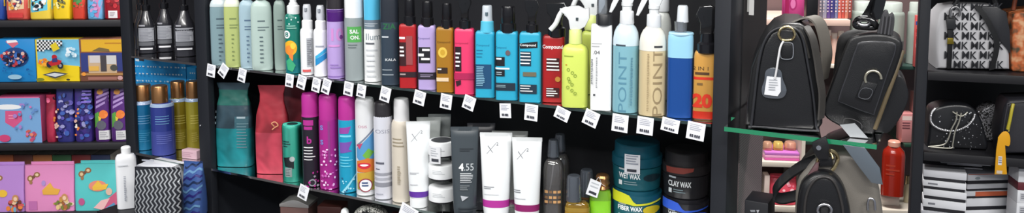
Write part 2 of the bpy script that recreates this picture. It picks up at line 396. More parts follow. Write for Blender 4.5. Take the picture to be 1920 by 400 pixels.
link('upper_end_panel', inv(fbox(CU, uR-.022, uR-.002, .09, DEP+.02, ZU-.011, 2.2), unit), M((26, 26, 30), .5), unit)
link('back_panel', inv(fbox(CU, uL+.008, uR-.022, DEP, DEP+.02, 0, 2.2), unit), PANELIN, unit)
link('base_deck', inv(fbox(CU, uL2, uR0, .001, DEP-.001, 0, .12), unit), PANELIN, unit)
sx, sz = CU.hit(375, 236, -.001)
b = bmesh.new(); bmesh.ops.create_uvsphere(b, u_segments=10, v_segments=6, radius=.0025); b.transform(Matrix.Translation(CU.w(sx, 0, sz)))
link('screw', inv(smooth(b), unit), STEEL, unit)
def shelf_glass(fr, u0, u1, v0, v1, z, th, label, top=None, edge=None, skew=0, notch=None):
    """z is the upper face; the four edges carry the greener cut face of the glass."""
    b = slab([(u0, v0), (u1, v0), (u1, v1), (u0-skew, v1)]+(notch or []), -th, 0, 0); b.transform(Matrix(((1, 0, 0, 0), (0, 0, 1, 0), (0, 1, 0, 0), (0, 0, 0, 1)))); bmesh.ops.recalc_face_normals(b, faces=b.faces[:]); b.normal_update()
    for f in b.faces: f.material_index = 0 if abs(f.normal.z) > .5 else 1
    o = link('glass_shelf', b, [top or GTOP, edge or GEDGE]); o.location = fr.w(0, 0, z); o.rotation_euler.z = fr.a
    return tag_it(o, label, 'shelf', None)
shelf_glass(CU, uL2+.001, uR0-.002, .0, DEP-.001, ZU, .006, 'upper glass shelf of the black display carrying the spray bottles', GDK, None, uL2-uL-.009, [(uL+.010, .0215), (uL2+.001, .0215)])
shelf_glass(CU, uL2+.001, uR0-.002, .0, DEP-.001, ZL, .006, 'lower glass shelf of the black display carrying pouches, cans and wax tubs', GDK, GEDGEL, uL2-uL-.009, [(uL+.010, .0215), (uL2+.001, .0215)])
shelf_glass(CU, uL2+.001, uR0-.002, .0, DEP-.001, ZB, .006, 'bottom glass shelf of the black display under brown boxes', GDK, None, uL2-uL-.009, [(uL+.010, .0215), (uL2+.001, .0215)])
# price cards along the shelf edges
def card(pxt, pyt, pxb, pyb, wpx, label, v=-.004, z=None, fr=CU, group='white price cards'):
    u, zt = fr.hit(pxt, pyt, v); u2, zb = fr.hit(pxb, pyb, v); k = depth(fr.w(u, v, zt))/FPX
    w = wpx*k/math.cos(TH); L = math.hypot(u2-u, zt-zb); o = thing('shelf_price_card', label, 'price card', fr.w(u, v, zt), 0, group)
    roll = math.atan2(u2-u, zt-zb); o.rotation_euler = (math.radians(-4), -roll, fr.a)
    link('card', box(-w/2, w/2, -.0004, .0004, -L, 0), M((232, 234, 240), .5), o)
    a = Art(); g = (120, 122, 132)
    a.lines(-w*.36, w*.36, -L*.12, -L*.5, 4, (176, 178, 188), .5, .35); R = random.Random(int(pxt))
    x = -w*.3
    for i in range(5):                                         # a smudge of figures too small to read
        a.rect(x, -L*.86, x+w*.09, -L*.70, (58, 60, 70)); x += w*(.115 if i != 1 else .15)
    a.build('small_print', o, lambda x, z, off: Vector((x, -.0004-off, z)))
    return o
CARDS = [(397, 121, 396, 144, 19, 'in the post corner under the blue grey shampoo'), (424, 123, 415, 142, 17, 'slanted one under the yellow green bottle'),
 (456, 129, 453, 153, 17, 'alone under the pale grey green bottle'), (544, 139, 543, 163, 17, 'under the green mango spray'), (568, 142, 564, 166, 18, 'under the white spray with a grey strip'),
 (595, 147, 592, 172, 17, 'under the white spray with a blue swoosh'), (615, 149, 610, 175, 17, 'overlapping edge beneath the purple lavender bottle'), (655, 154, 653, 179, 19, 'under the grey bottle with a green square'),
 (679, 159, 677, 182, 18, 'under the white bottle with sky blue cap'), (725, 164, 721, 190, 20, 'under the dark slate bottle'), (789, 171, 785, 196, 22, 'under the lavender bottle with black label'),
 (838, 177, 836, 204, 22, 'under the golden brown bottle'), (883, 181, 877, 205, 22, 'under the pink bottle'), (947, 194, 949, 221, 21, 'under the cyan bottle with black pump'),
 (997, 196, 996, 226, 24, 'under the cyan bottle nearest the red one'), (1058, 204, 1051, 224, 26, 'slanted one under the lime spray'), (1113, 209, 1104, 235, 26, 'slanted one under the tall white bottle'),
 (1164, 215, 1162, 247, 28, 'under the blue trigger bottle'), (1211, 220, 1209, 252, 28, 'under the cream trigger bottle'), (1259, 223, 1255, 247, 30, 'under the navy spray bottle'), (1307, 230, 1303, 262, 30, 'under the amber bottle with red 20')]
for a in CARDS: card(*a[:5], 'white price card '+a[5])
card(572, 349, 567, 373, 20, 'white price card on lower shelf edge above the brown gift box')
card(770, 388, 762, 414, 34, 'white price card on lower shelf edge under the purple banded tube')
# ---------------------------------------------------------------- upper shelf
W_, K_, G_ = (240, 241, 243), (24, 26, 32), (110, 124, 128)
def shampoo(px0, px1, pyb, top, col, topcol, label, ink, neck):
    it = It('shampoo_bottle', label, 'bottle', px0, px1, pyb, ZU, 'large pastel shampoo bottles', face=.8, dr=.62, n=2.6)
    it.body([(pyb, .9), (pyb-4, .97), (pyb-14, 1), (top+22, 1), (top+9, .95), (top+2, .8), (top-2, .5), (top-5, .3)], M(col, .3, kind='satin'))
    if topcol: it.band('clear_top', top-1, top+13, M(topcol, .25))
    it.cap('cap', it.pc, [(top-3, 6), (top-5, 9), (top-45, 9), (top-46, 8)], neck)
    a = it.A(); x0, x1 = px0+(px1-px0)*.36, px1-3
    a.N(x0, top+34, x1, top+37, 1, ink, .9); a.N(x0, top+46, x1, top+56, 2, ink, .35); a.N(x0+3, top+64, x1-8, top+118, 7, ink, .3, .6)
    it.print(a); return it
shampoo(398, 433, 123, -1, (126, 152, 160), (196, 208, 212), 'blue grey shampoo bottle at the post end of the upper shelf', (72, 92, 104), WHT)
shampoo(424, 454, 127, -1, (176, 188, 118), (222, 228, 206), 'yellow green shampoo bottle on the upper shelf', (120, 136, 84), WHT)
shampoo(452, 482, 129, 2, (158, 184, 196), None, 'pale sky blue shampoo bottle between the yellow green and mint grey ones', (92, 116, 140), WHT)
shampoo(474, 512, 133, 3, (176, 196, 190), None, 'wide mint grey shampoo bottle standing foremost of the pastel ones', (90, 108, 112), M((52, 60, 62), .4))
shampoo(516, 538, 132, 2, (138, 156, 150), None, 'sage grey shampoo bottle beside the green mango spray', (82, 100, 98), WHT)

it = It('spray_bottle', 'green spray bottle with orange mango picture and white nozzle', 'bottle', 537, 566, 139, ZU, None, .9)
it.body([(139, .92), (136, 1), (34, 1), (28, .9), (25, .7)], M((20, 116, 102), .3, kind='satin')); it.band('lower_sleeve', 108, 137, M((16, 110, 118), .3))
it.cap('collar', 553, [(26, 11), (24, 11.5), (11, 11.5), (9, 9)], WHT); it.cap('nozzle', 553, [(10, 8), (6, 8), (4, 6), (-14, 6), (-20, 5)], WHT)
a = it.A(); a.E(547, 88, 12, 14, (240, 178, 40)); a.E(545, 92, 8, 9, (236, 140, 50)); a.E(552, 84, 5, 6, (245, 205, 70)); a.G([(543, 98), (552, 100), (551, 112), (546, 110)], (232, 130, 60))
a.E(541, 63, 6, 7.5, W_); a.T('8', 541, 63, 9, (30, 120, 110), bold=.02)
for x, y in ((542, 32), (550, 35), (558, 32), (562, 40), (546, 43)): a.E(x, y, 1.3, 1.6, (210, 240, 236))
a.G([(539, 112), (546, 106), (556, 120), (550, 132), (541, 128)], (60, 166, 120)); a.N(541, 46, 562, 54, 2, (150, 205, 190), .4); it.print(a)

def lotion(px0, px1, pyb, bt, label, art, nb):
    it = It('spray_bottle', label, 'bottle', px0, px1, pyb, ZU, 'white mist sprays', .9); c = it.pc+1
    it.body([(pyb, .9), (pyb-3, 1), (bt+8, 1), (bt+3, .92), (bt, .72)], M((232, 234, 238), .35))
    it.cap('collar', c, [(bt+1, 10), (bt-13, 10), (bt-15, 8)], WHT); it.cap('spray_head', c, [(bt-14, 7), (bt-22, 8), (nb+4, 7.2), (nb, 6)], M((206, 210, 216), .3))
    b = it.cap('nozzle', c-2, [(nb+12, 2.6), (nb+6, 2.6)], M((150, 156, 164), .3), y=-8*it.k)
    a = it.A(); art(a); it.print(a); return it
lotion(565, 590, 142, 52, 'white mist spray with a grey label strip and red print', lambda a: (a.R(577, 70, 588, 124, (176, 180, 186)), a.N(578, 74, 587, 120, 14, (120, 122, 130), .45, .5), a.N(569, 128, 585, 133, 1, (214, 90, 90), .9)), 8)
lotion(590, 615, 145, 53, 'white mist spray with a bright blue swoosh', lambda a: (a.G([(593, 104), (614, 88), (614, 96), (593, 110)], (64, 176, 220)), a.G([(593, 110), (614, 97), (614, 108), (593, 122)], (40, 140, 200)), a.N(594, 84, 610, 88, 1, (160, 166, 176), .7)), 10)

it = It('hair_spray_can', 'lavender bottle with black and dark purple top, pink figure 10', 'bottle', 615, 647, 149, ZU)
it.body([(149, .94), (147, 1), (42, 1), (39, .99), (16, .99)], M((180, 156, 214), .32, kind='satin')); it.band('purple_shoulder', 17, 39, M((74, 26, 112), .3)); it.band('foot_ring', 140, 143, M((140, 112, 180), .3))
it.cap('cap', 631, [(17, 15.6), (-8, 15.6), (-30, 14), (-32, 12)], M((42, 38, 44), .4))
a = it.A(); a.T('eum', 638, 31, 6, (220, 205, 235), w=14, bold=.03); a.T('10', 634, 63, 24, (206, 140, 206), w=22, bold=.03); a.E(641, 68, 3, 4, (120, 60, 140)); a.R(618, 20, 645, 21, (120, 80, 150))
a.N(618, 82, 644, 87, 1, (214, 150, 214), .7); a.N(620, 118, 640, 128, 2, (156, 128, 196), .5); it.print(a)
it = It('hair_spray_can', 'grey bottle with white cap and a bright green square', 'bottle', 648, 684, 153, ZU)
it.body([(153, .94), (150, 1), (36, 1), (32, .97)], M((146, 156, 158), .35, kind='satin')); it.cap('cap', 666, [(34, 17.2), (4, 17.2), (-24, 17), (-28, 15)], WHT)
a = it.A(); a.R(653, 48, 679, 77, (84, 168, 84)); a.T('SAL', 666, 57, 7.5, W_, w=17, bold=.03); a.T('ON.', 667, 68, 7.5, W_, w=17, bold=.03); a.N(654, 81, 678, 90, 2, (104, 116, 118), .4); it.print(a)
it = It('hair_spray_can', 'white bottle with sky blue cap beside the dark slate bottle', 'bottle', 684, 716, 155, ZU)
it.body([(155, .93), (152, 1), (58, 1), (53, .97), (37, .97)], M((232, 235, 236), .35)); it.band('grey_collar', 36, 53, M((112, 128, 142), .35)); it.cap('cap', 700, [(37, 15.6), (0, 15.6), (-18, 15), (-22, 13)], M((84, 184, 222), .35))
a = it.A(); a.T('llum', 701, 67, 12, (128, 142, 150), w=26); a.N(686, 42, 713, 50, 2, (190, 200, 208), .4); a.N(687, 78, 706, 84, 1, (90, 94, 102), .5); a.N(688, 90, 712, 148, 6, (206, 210, 214), .3); it.print(a)
it = It('hair_spray_can', 'dark slate bottle with green lettering', 'bottle', 716, 749, 161, ZU, None, .8, .8, 3)
it.body([(161, .95), (158, 1), (5, 1), (-12, .9), (-22, .6)], M((46, 60, 74), .38)); it.band('dark_top', -8, 40, M((36, 42, 52), .35))
a = it.A(); a.T('ZIA', 733, 48, 11, (38, 104, 66), w=24, bold=.02); a.T('KALA', 735, 110, 5, (206, 214, 218), w=20, bold=.02); a.N(719, 66, 734, 70, 1, (190, 198, 204), .7); a.N(719, 128, 742, 146, 2, (150, 162, 170), .2, .2); it.print(a)

def hair(px0, px1, pyb, top, col, label, art, cap=None, group='bright rectangular hair treatment bottles'):
    it = It('hair_treatment_bottle', label, 'bottle', px0, px1, pyb, ZU, group, face=.75, dr=.62, n=5)
    it.body([(pyb, .93), (pyb-3, 1), (top+6, 1), (top+2, .96), (top, .86)], M(col, .36, kind='satin')); cap(it)
    a = it.A(); art(a); it.print(a); return it
def blackpump(pxc, hw, y0, y1): return lambda it: ribbed_cap(it, pxc, y0, y1, hw)
def darktrigger(x0, x1, y1):
    def f(it):
        c = (x0+x1)/2; hw = (x1-x0)/2
        it.cap('pump_collar', c, [(y1+2, hw*.85), (y1-14, hw*.85), (y1-16, hw*.6), (y1-24, hw*.55)], GLOSSBLK)
        it.outline('trigger', [(c-hw*.5, y1-20), (c-hw*.55, y1-34), (c-hw*.9, y1-42), (c-hw, y1-60), (c+hw*.7, y1-62), (c+hw*1.0, y1-48), (c+hw*.6, y1-34), (c+hw*.5, y1-20)], 16*it.k, PATENT, .002)
    return f
hair(749, 784, 167, 45, (172, 28, 34), 'scarlet treatment bottle with black band, beside the dark slate bottle', lambda a: (a.R(751, 68, 762, 72, W_), a.R(751, 78, 764, 122, (56, 22, 26)), a.N(752, 86, 762, 108, 3, W_, .45), a.R(764, 66, 776, 120, (150, 74, 76)), a.R(751, 133, 783, 143, (44, 28, 34)), a.N(752, 136, 764, 140, 1, (170, 150, 150), .7)), blackpump(770, 11, -2, 45))
hair(784, 820, 170, 47, (176, 158, 210), 'lavender treatment bottle with black label', lambda a: (a.T('Compound', 797, 71, 5, (90, 80, 140), w=22), a.R(787, 87, 809, 117, K_), a.R(794, 90, 808, 94, W_), a.R(786, 99, 797, 104, W_), a.R(792, 107, 808, 111, W_), a.R(785, 134, 819, 147, (40, 36, 48)), a.N(790, 138, 814, 144, 2, (150, 140, 170), .4)), blackpump(803, 11.5, 2, 47))
hair(818, 853, 175, 51, (158, 112, 26), 'golden brown treatment bottle with a yellow rosette', lambda a: (a.E(832, 97, 8.5, 10, (222, 190, 80)), a.E(832, 97, 4.5, 5.5, (200, 160, 50)), a.T('Compound', 834, 78, 5, (110, 76, 20), w=24), a.R(822, 125, 841, 136, (52, 36, 24)), a.R(820, 144, 843, 151, (226, 204, 170)), a.N(822, 127, 832, 132, 1, W_, .5)), blackpump(839, 10.5, 6, 51))
hair(852, 892, 179, 53, (228, 58, 106), 'hot pink treatment bottle with a dark pink band', lambda a: (a.T('Compound', 866, 80, 5, (140, 30, 66), w=28), a.R(855, 86, 867, 132, (40, 22, 30)), a.N(856, 97, 866, 128, 4, W_, .4), a.R(853, 135, 891, 147, (176, 34, 84)), a.G([(856, 150), (866, 148), (866, 156), (858, 160)], (50, 24, 34))), darktrigger(860, 885, 53))
def clearmist(c, y0, y1):
    def f(it):
        it.cap('collar', c, [(y1+2, 13), (y1-18, 12), (y1-20, 9)], M((88, 190, 220), .35)); it.cap('spray_head', c, [(y1-19, 10), (y0+16, 9.5), (y0+2, 9), (y0, 8)], M((196, 204, 212), .2)); it.cap('nozzle', c, [(y0+18, 2.6), (y0+12, 2.6)], M((90, 110, 120), .3), y=-9.5*it.k)
    return f
CY = (42, 164, 198)
hair(891, 930, 185, 58, CY, 'cyan bottle with clear mist head and navy label', lambda a: (a.T('Compound', 907, 84, 5, (24, 110, 150), w=24), a.N(895, 92, 912, 110, 3, (28, 120, 156), .3), a.R(893, 119, 923, 164, (28, 74, 112)), a.N(895, 123, 911, 160, 12, (140, 190, 214), .45, .3)), clearmist(914, 10, 58))
hair(929, 973, 190, 58, CY, 'cyan bottle with black pump between two other cyan ones', lambda a: (a.T('Compound', 941, 88, 5, (24, 110, 150), w=20), a.R(931, 105, 948, 122, K_), a.N(932, 107, 946, 112, 1, W_, .6), a.R(930, 125, 957, 128, W_), a.R(931, 129, 948, 141, K_), a.N(932, 133, 944, 140, 2, (170, 190, 200), .4), a.E(954, 97, 4.5, 5, (104, 90, 96)), a.R(930, 153, 968, 167, (32, 46, 60)), a.N(932, 157, 950, 163, 2, (150, 180, 190), .4)), blackpump(953, 15, 11, 58))
hair(973, 1016, 194, 60, CY, 'cyan bottle with white script on black stripe, beside the crimson one', lambda a: (a.G([(975, 80), (1009, 76), (1009, 88), (976, 90)], K_), a.T('Compound', 991, 83.5, 6, W_, w=30, bold=.02), a.R(977, 95, 997, 122, (26, 52, 70)), a.N(977, 97, 998, 122, 4, W_, .35, .2), a.R(982, 133, 1007, 141, (110, 104, 84)), a.R(976, 156, 1008, 173, (30, 50, 66)), a.N(977, 158, 1007, 172, 3, W_, .35, .5)), darktrigger(984, 1011, 60))
hair(1016, 1060, 194, 66, (160, 26, 28), 'crimson treatment bottle with white script, half behind the lime spray', lambda a: (a.T('Compound', 1037, 87, 9, W_, w=38, bold=.02), a.R(1026, 107, 1050, 130, (60, 24, 26)), a.N(1026, 108, 1050, 134, 4, W_, .4, .3), a.E(1047, 146, 5, 5, (196, 140, 60)), a.R(1026, 162, 1050, 180, (64, 26, 28)), a.N(1026, 163, 1050, 180, 4, W_, .4, .5)), darktrigger(1024, 1062, 66))

# trigger sprays
CREAMW = M((226, 230, 232), .28)
def trigger(it, c, yb, hw, sc, mat=CREAMW, lever=True):        # neck centre, its lower row, half width, size
    t = lambda L: [(c+x*sc, yb+y*sc) for x, y in L]
    h = it.outline('sprayer_head', t([(-9, -18), (-10, -30), (-16, -40), (-26, -46), (-26, -54), (-10, -60), (8, -60), (18, -52), (20, -38), (12, -28), (10, -18)]), 15*it.k*sc, mat, .0025)
    it.cap('nozzle', c-24*sc, [(yb-44*sc, 4.2*sc), (yb-56*sc, 4.2*sc)], mat, parent=None)
    if lever: it.tube('trigger_lever', [(c-14*sc, yb-42*sc), (c-22*sc, yb-34*sc), (c-27*sc, yb-22*sc), (c-34*sc, yb-12*sc)], 3.4*sc, mat)
    return h
def lime(px0, px1, pyb, label, back=0):
    it = It('trigger_spray_bottle', label, 'bottle', px0, px1, pyb, ZU, 'lime green trigger sprays', .9, .75, 2.6)
    L = (206, 222, 104)
    it.body([(pyb, .88), (pyb-4, .96), (pyb-10, 1), (pyb-104, 1), (pyb-112, .96), (pyb-118, .82), (pyb-122, .5), (pyb-124, .42)], M(L, .3, kind='satin')); d = pyb-201; c = it.pc
    it.cap('collar', c, [(80+d, 11), (78+d, 12.5), (54+d, 12), (51+d, 10)], M((212, 224, 140), .3))
    it.outline('sprayer_head', [(c-10, 52+d), (c-13, 34+d), (c-20, 24+d), (c-26, 20+d), (c-24, 14+d), (c-8, 8+d), (c+6, 8+d), (c+18, 14+d), (c+25, 10+d), (c+26, 30+d), (c+18, 46+d), (c+8, 52+d)], 16*it.k, CREAMW, .0025)
    it.tube('trigger_lever', [(c-6, 16+d), (c-20, 15+d), (c-29, 24+d), (c-37, 42+d), (c-47, 54+d)], [5*it.k, 5.4*it.k, 5*it.k, 4*it.k, 3*it.k] and 4.6, CREAMW)
    it.cap('nozzle', c-26, [(20+d, 3.5), (13+d, 3.5)], CREAMW); b = it.cap('pin', c+3, [(34+d, 2.4), (29+d, 2.4)], M((70, 80, 84), .4), y=-8.5*it.k)
    return it
it = lime(1053, 1103, 204, 'lime green trigger spray with white head on the upper shelf front')
a = it.A(); a.N(1058, 102, 1078, 105, 1, (140, 160, 60), .7); a.E(1062, 119, 1.6, 1.6, (190, 150, 60))
for i in range(9): a.T('o', 1066+(i % 3)*5+math.sin(i)*3, 128+i*5.4, 6, (128, 150, 56), 90)
it.print(a)
lime(1088, 1126, 178, 'second lime green trigger spray hidden behind the first one')
it = It('spray_bottle', 'tall white squared bottle with black collar and clear cap', 'bottle', 1106, 1147, 209, ZU, None, .85, .5, 5)
it.body([(209, .9), (206, .98), (195, 1), (60, .98), (47, .95), (45, .9)], M((232, 234, 235), .36)); it.cap('collar', 1131, [(46, 15), (28, 15), (25, 13)], M((30, 32, 36), .4)); it.cap('clear_cap', 1127, [(25, 10), (-10, 9.5), (-12, 8)], CLEAR)
a = it.A(); a.N(1109, 80, 1130, 90, 2, (176, 178, 180), .35); a.T('.04', 1118, 97, 7, (70, 72, 76), w=12); a.V(1110, 133, 4.5, (120, 124, 128), 46); a.V(1119, 133, 3.6, (140, 144, 148), 54); a.R(1113, 173, 1117, 177, (80, 82, 86)); it.print(a)
def doine(px0, px1, pyb, label, up, lo, split, ink, back=False):
    it = It('trigger_spray_bottle', label, 'bottle', px0, px1, pyb, ZU, 'round shouldered trigger sprays', .9, .88); c = it.pc+1; d = pyb-214
    it.body([(pyb, .9), (pyb-4, .98), (pyb-12, 1), (92+d, 1), (72+d, .98), (60+d, .9), (51+d, .74), (46+d, .56), (43+d, .5)], M(lo, .3, kind='satin')); it.band('clear_shoulder', 44+d, split, M(up, .26))
    it.cap('collar', c, [(45+d, 12.5), (43+d, 13.5), (22+d, 13), (20+d, 11)], M((232, 236, 240), .28)); it.cap('swivel', c, [(21+d, 9), (12+d, 9), (10+d, 10.5), (4+d, 10.5)], CREAMW)
    it.outline('sprayer_head', [(c-9, 6+d), (c-10, -6+d), (c-22, -12+d), (c-22, -22+d), (c+12, -26+d), (c+18, -14+d), (c+10, 6+d)], 15*it.k, CREAMW, .0025)
    it.outline('trigger_lever', [(c-20, -13+d), (c-10, -10+d), (c-22, 14+d), (c-28, 24+d), (c-33, 23+d), (c-29, 8+d)], 12*it.k, CREAMW, .002)
    if not back:
        a = it.A(); a.T('POINT', px0+19, (split+pyb)/2+2, 15, ink, 90, 112); a.R(px0+6, split-3, px0+24, split, (60, 70, 80)); a.V(px0+36, (split+pyb)/2, 5, ink, 88); it.print(a)
    return it
doine(1148, 1196, 214, 'pale blue liquid trigger spray with tall upright lettering', (202, 220, 230), (126, 176, 190), 84, (88, 138, 160))
it = doine(1197, 1247, 220, 'cream beige trigger spray beside the navy bottle', (228, 226, 216), (208, 190, 150), 93, (150, 128, 92), True)
a = it.A(); a.T('POINT', 1232, 150, 17, (150, 132, 100), 90, 128); a.R(1225, 83, 1240, 87, (60, 62, 66)); a.V(1215, 150, 5, (164, 146, 112), 104); it.print(a)
doine(1219, 1256, 190, 'second clear headed trigger spray behind the cream beige one', (216, 220, 216), (190, 196, 190), 93, W_, True)
it = It('spray_bottle', 'two tone spray bottle, sky blue over navy, with pale mist head', 'bottle', 1250, 1297, 223, ZU, None, .9, .6, 3)
it.body([(224, .92), (220, 1), (75, .98), (66, .95), (62, .86)], M((24, 70, 140), .28, kind='satin')); it.band('sky_blue_top', 63, 107, M((150, 204, 232), .3))
it.cap('clip_ring', 1274, [(66, 22), (63, 23.5), (60, 22)], M((170, 214, 236), .3), dr=.7); it.cap('clear_neck', 1273, [(61, 11), (42, 12), (40, 12)], CLEAR); it.cap('spray_head', 1276, [(41, 11), (34, 10.5), (13, 9.5), (10, 8)], M((214, 220, 226), .25)); it.cap('neck_core', 1273, [(62, 5), (40, 5)], M((110, 120, 130), .4))
a = it.A(); a.E(1279, 95, 4, 4, (40, 74, 120)); it.print(a)
it = It('hair_treatment_bottle', 'amber bottle with a big red 20 and black trigger head', 'bottle', 1299, 1341, 227, ZU, None, .9, .55, 3.5)
it.body([(226, .93), (222, 1), (106, 1), (99, .95), (96, .86)], M((196, 146, 70), .34)); it.band('red_foot', 207, 221, M((186, 44, 24), .3)); it.band('dark_base', 221, 225.5, M((52, 24, 22), .3)); it.band('red_stripe', 143, 148, M((206, 52, 34), .35))
it.cap('pump_collar', 1322, [(98, 18), (82, 18), (78, 13), (62, 12)], GLOSSBLK)
it.outline('trigger', [(1309, 64), (1310, 44), (1302, 26), (1308, 12), (1328, 8), (1339, 16), (1338, 40), (1332, 64)], 18*it.k, PATENT, .003)
it.tube('trigger_lever', [(1310, 22), (1303, 30), (1309, 42), (1313, 58)], 2.6, PATENT)
a = it.A(); a.T('2 IN 1', 1312, 127, 7, (76, 52, 30), w=28); a.N(1302, 134, 1330, 140, 1, (84, 58, 34), .8, .1); a.N(1306, 154, 1322, 160, 1, (120, 90, 50), .7); a.T('20', 1316, 187, 27, (206, 52, 30), w=36, bold=.05); it.print(a)
# ---------------------------------------------------------------- lower shelf
it = It('gift_pouch', 'teal clear plastic pouch with dark slate top', 'pouch', 406, 480, 317, ZL, None, .55, .5, 4)
it.body([(317, .93, .42), (312, .98, .5), (270, 1, .5), (225, 1, .42), (195, .92, .3), (178, .80, .14), (166, .84, .07), (158, .93, .03), (155, .94, .02)], M((44, 66, 78), .3, 0, .1, 'crinkle'))
it.band('teal_contents', 238, 315, M((24, 122, 130), .32, 0, .1, 'crinkle')); b = it.band('green_fold', 168, 196, M((30, 92, 84), .3, 0, 0, 'crinkle'))
a = it.A(); a.R(448, 216, 478, 282, (50, 88, 100)); a.N(452, 216, 474, 222, 1, (150, 168, 176), .6); a.N(452, 228, 474, 276, 9, (96, 128, 138), .35, .3)
for y in (206, 216, 226): a.R(408, y, 413, y+4, (130, 150, 160))
it.print(a)
it = It('gift_pouch', 'red clear plastic pouch with pink cloth folded inside', 'pouch', 480, 548, 330, ZL, None, .6, .5, 4)
it.body([(330, .9, .4), (326, .97, .5), (290, 1, .5), (245, 1, .45), (215, .95, .3), (190, .74, .16), (176, .72, .1), (166, .80, .05), (160, .84, .03)], M((158, 44, 56), .3, 0, .1, 'crinkle'))
it.band('pink_cloth', 246, 328, M((190, 62, 82), .5, 0, 0, 'crinkle'))
it.tube('cord', [(524, 232, -.03), (520, 226, -.033), (526, 224, -.03), (531, 230, -.03), (525, 234, -.03), (520, 238, -.03)], 1.2, M((214, 150, 110), .5))
it = It('gift_pouch', 'brownish red pouch standing behind the turquoise tube', 'pouch', 532, 578, 300, ZL, None, .6, .4, 4)
it.body([(300, .95), (240, 1), (200, 1, .3), (168, .95, .06), (160, .93, .04)], M((122, 42, 52), .32, 0, .1, 'crinkle'))
it = It('cream_tube', 'turquoise tube in clear wrap with a dark hole on top', 'tube', 532, 569, 343, ZL, None, 1, .95)
it.body([(343, .93), (340, 1), (238, .98), (234, .95), (232.5, .9)], M((74, 208, 186), .33, kind='satin'))
it.cap('hole_rim', 551, [(234, 10.5), (232.0, 10)], M((20, 56, 56), .5)); b = it.band('clear_wrap', 232, 341, glass((250, 254, 253), .2, .06, .0, 'clear_wrap'), .0015)
a = it.A(); a.N(534, 261, 548, 274, 3, (24, 96, 92), .55, .5); a.G([(534, 292), (544, 290), (552, 298), (552, 312), (536, 308)], (22, 40, 46)); a.E(549, 294, 5, 5, W_); a.R(536, 310, 548, 327, (214, 222, 222)); a.N(537, 312, 547, 326, 5, (90, 100, 104), .4); it.print(a)

MAG = (176, 48, 142)
def can(px0, px1, pyb, top, capb, col, capcol, label, art, bands=()):
    it = It('hair_spray_can', label, 'spray can', px0, px1, pyb, ZL, 'hair spray cans on the lower shelf', 1, 1)
    it.body([(pyb, .88), (pyb-2, .97), (pyb-5, 1), (capb+3, 1), (capb, .97), (capb-3, .94)], M(col, .28, .15, kind='satin'))
    it.cap('cap', it.pc, [(capb, (px1-px0)/2*.97), (top+6, (px1-px0)/2*.96), (top+1, (px1-px0)/2*.86), (top, (px1-px0)/2*.6)], M(capcol, .32))
    for n, y0, y1, c in bands: it.band(n, y0, y1, M(c, .28))
    a = it.A(); art(a); it.print(a); return it
def conf(a, x0, x1, y0, y1, n, cols, r=2.2, seed=1):
    R = random.Random(seed)
    for i in range(n): a.E(R.uniform(x0, x1), R.uniform(y0, y1), R.uniform(.5, 1)*r, R.uniform(.5, 1)*r, R.choice(cols))
    return a
can(569, 601, 352, 174, 215, (40, 36, 46), MAG, 'black spray can with magenta cap and magenta lettering', lambda a: (a.R(572, 222, 590, 232, MAG), a.R(573, 234, 588, 240, MAG), a.T('b', 582, 259, 14, MAG, bold=.03), a.N(572, 272, 594, 300, 5, W_, .3, .4), a.E(586, 338, 7, 7, (150, 150, 160)), a.E(586, 338, 4.5, 4.5, (40, 36, 46)), conf(a, 573, 598, 318, 350, 12, [(150, 150, 160), MAG], 2.4)), [('magenta_neck', 213, 217, MAG)])
can(601, 636, 357, 177, 222, (170, 44, 140), MAG, 'all magenta spray can speckled white towards the foot', lambda a: (a.R(617, 224, 621, 300, (140, 60, 130)), a.T('S', 606, 236, 9, (120, 140, 210), bold=.03), a.T('S', 606, 263, 9, (120, 140, 210), bold=.03), conf(a, 604, 632, 275, 352, 40, [(232, 170, 226), (204, 100, 186), (240, 210, 240)], 2.4, 3)))
can(637, 670, 363, 181, 223, (34, 158, 196), MAG, 'cyan spray can with magenta cap', lambda a: (a.G([(639, 237), (660, 234), (655, 247), (639, 248)], (150, 70, 160)), a.G([(639, 264), (662, 262), (655, 276), (662, 280), (640, 284)], (120, 80, 170)), a.N(640, 250, 660, 256, 1, (120, 210, 232), .6), a.N(640, 290, 664, 312, 4, (110, 206, 230), .3), a.G([(640, 358), (668, 322), (668, 326), (646, 358)], (150, 214, 230)), conf(a, 642, 667, 322, 358, 12, [(170, 226, 240), (40, 90, 130)], 2, 5)))
it = can(669, 705, 369, 183, 190, (226, 228, 230), (222, 224, 226), 'white can with bright pop art pictures and a round white badge', lambda a: (a.T('OSIS', 682, 234, 5, (190, 120, 150), w=16), a.G([(671, 268), (702, 238), (703, 241), (671, 272)], (120, 130, 150)),
    a.G([(671, 274), (704, 242), (704, 298), (680, 304), (671, 292)], (86, 150, 200)), a.G([(681, 287), (692, 274), (703, 282), (690, 296)], (110, 176, 70)), a.G([(671, 268), (682, 264), (676, 276)], (190, 70, 110)), a.G([(671, 298), (690, 292), (704, 296), (704, 318), (671, 318)], (214, 120, 50)), a.E(684, 306, 12, 6, (206, 44, 60)), a.E(684, 305, 8, 2, (240, 236, 238)), a.G([(671, 320), (704, 316), (704, 340), (671, 345)], (196, 160, 60)), a.G([(671, 338), (704, 336), (704, 352), (671, 350)], (150, 150, 70)), a.E(686, 342, 13, 13, (150, 46, 66)), a.E(686, 342, 11, 11, W_), a.N(679, 336, 692, 346, 2, (70, 90, 130), .6)))
can(703, 738, 376, 190, 217, (214, 216, 226), (44, 42, 46), 'silvery white can with black cap and grey stripes', lambda a: (a.T('OSIS', 719, 243, 7, (150, 152, 168), w=26), a.N(706, 300, 724, 306, 1, (90, 92, 106), .6), a.N(706, 312, 716, 315, 1, (90, 92, 106), .6), a.N(706, 358, 722, 362, 1, (170, 172, 184), .6)), [('grey_stripe', 320, 325, (150, 152, 162)), ('grey_stripe', 329, 334, (170, 172, 182)), ('grey_stripe', 338, 346, (140, 142, 152))])
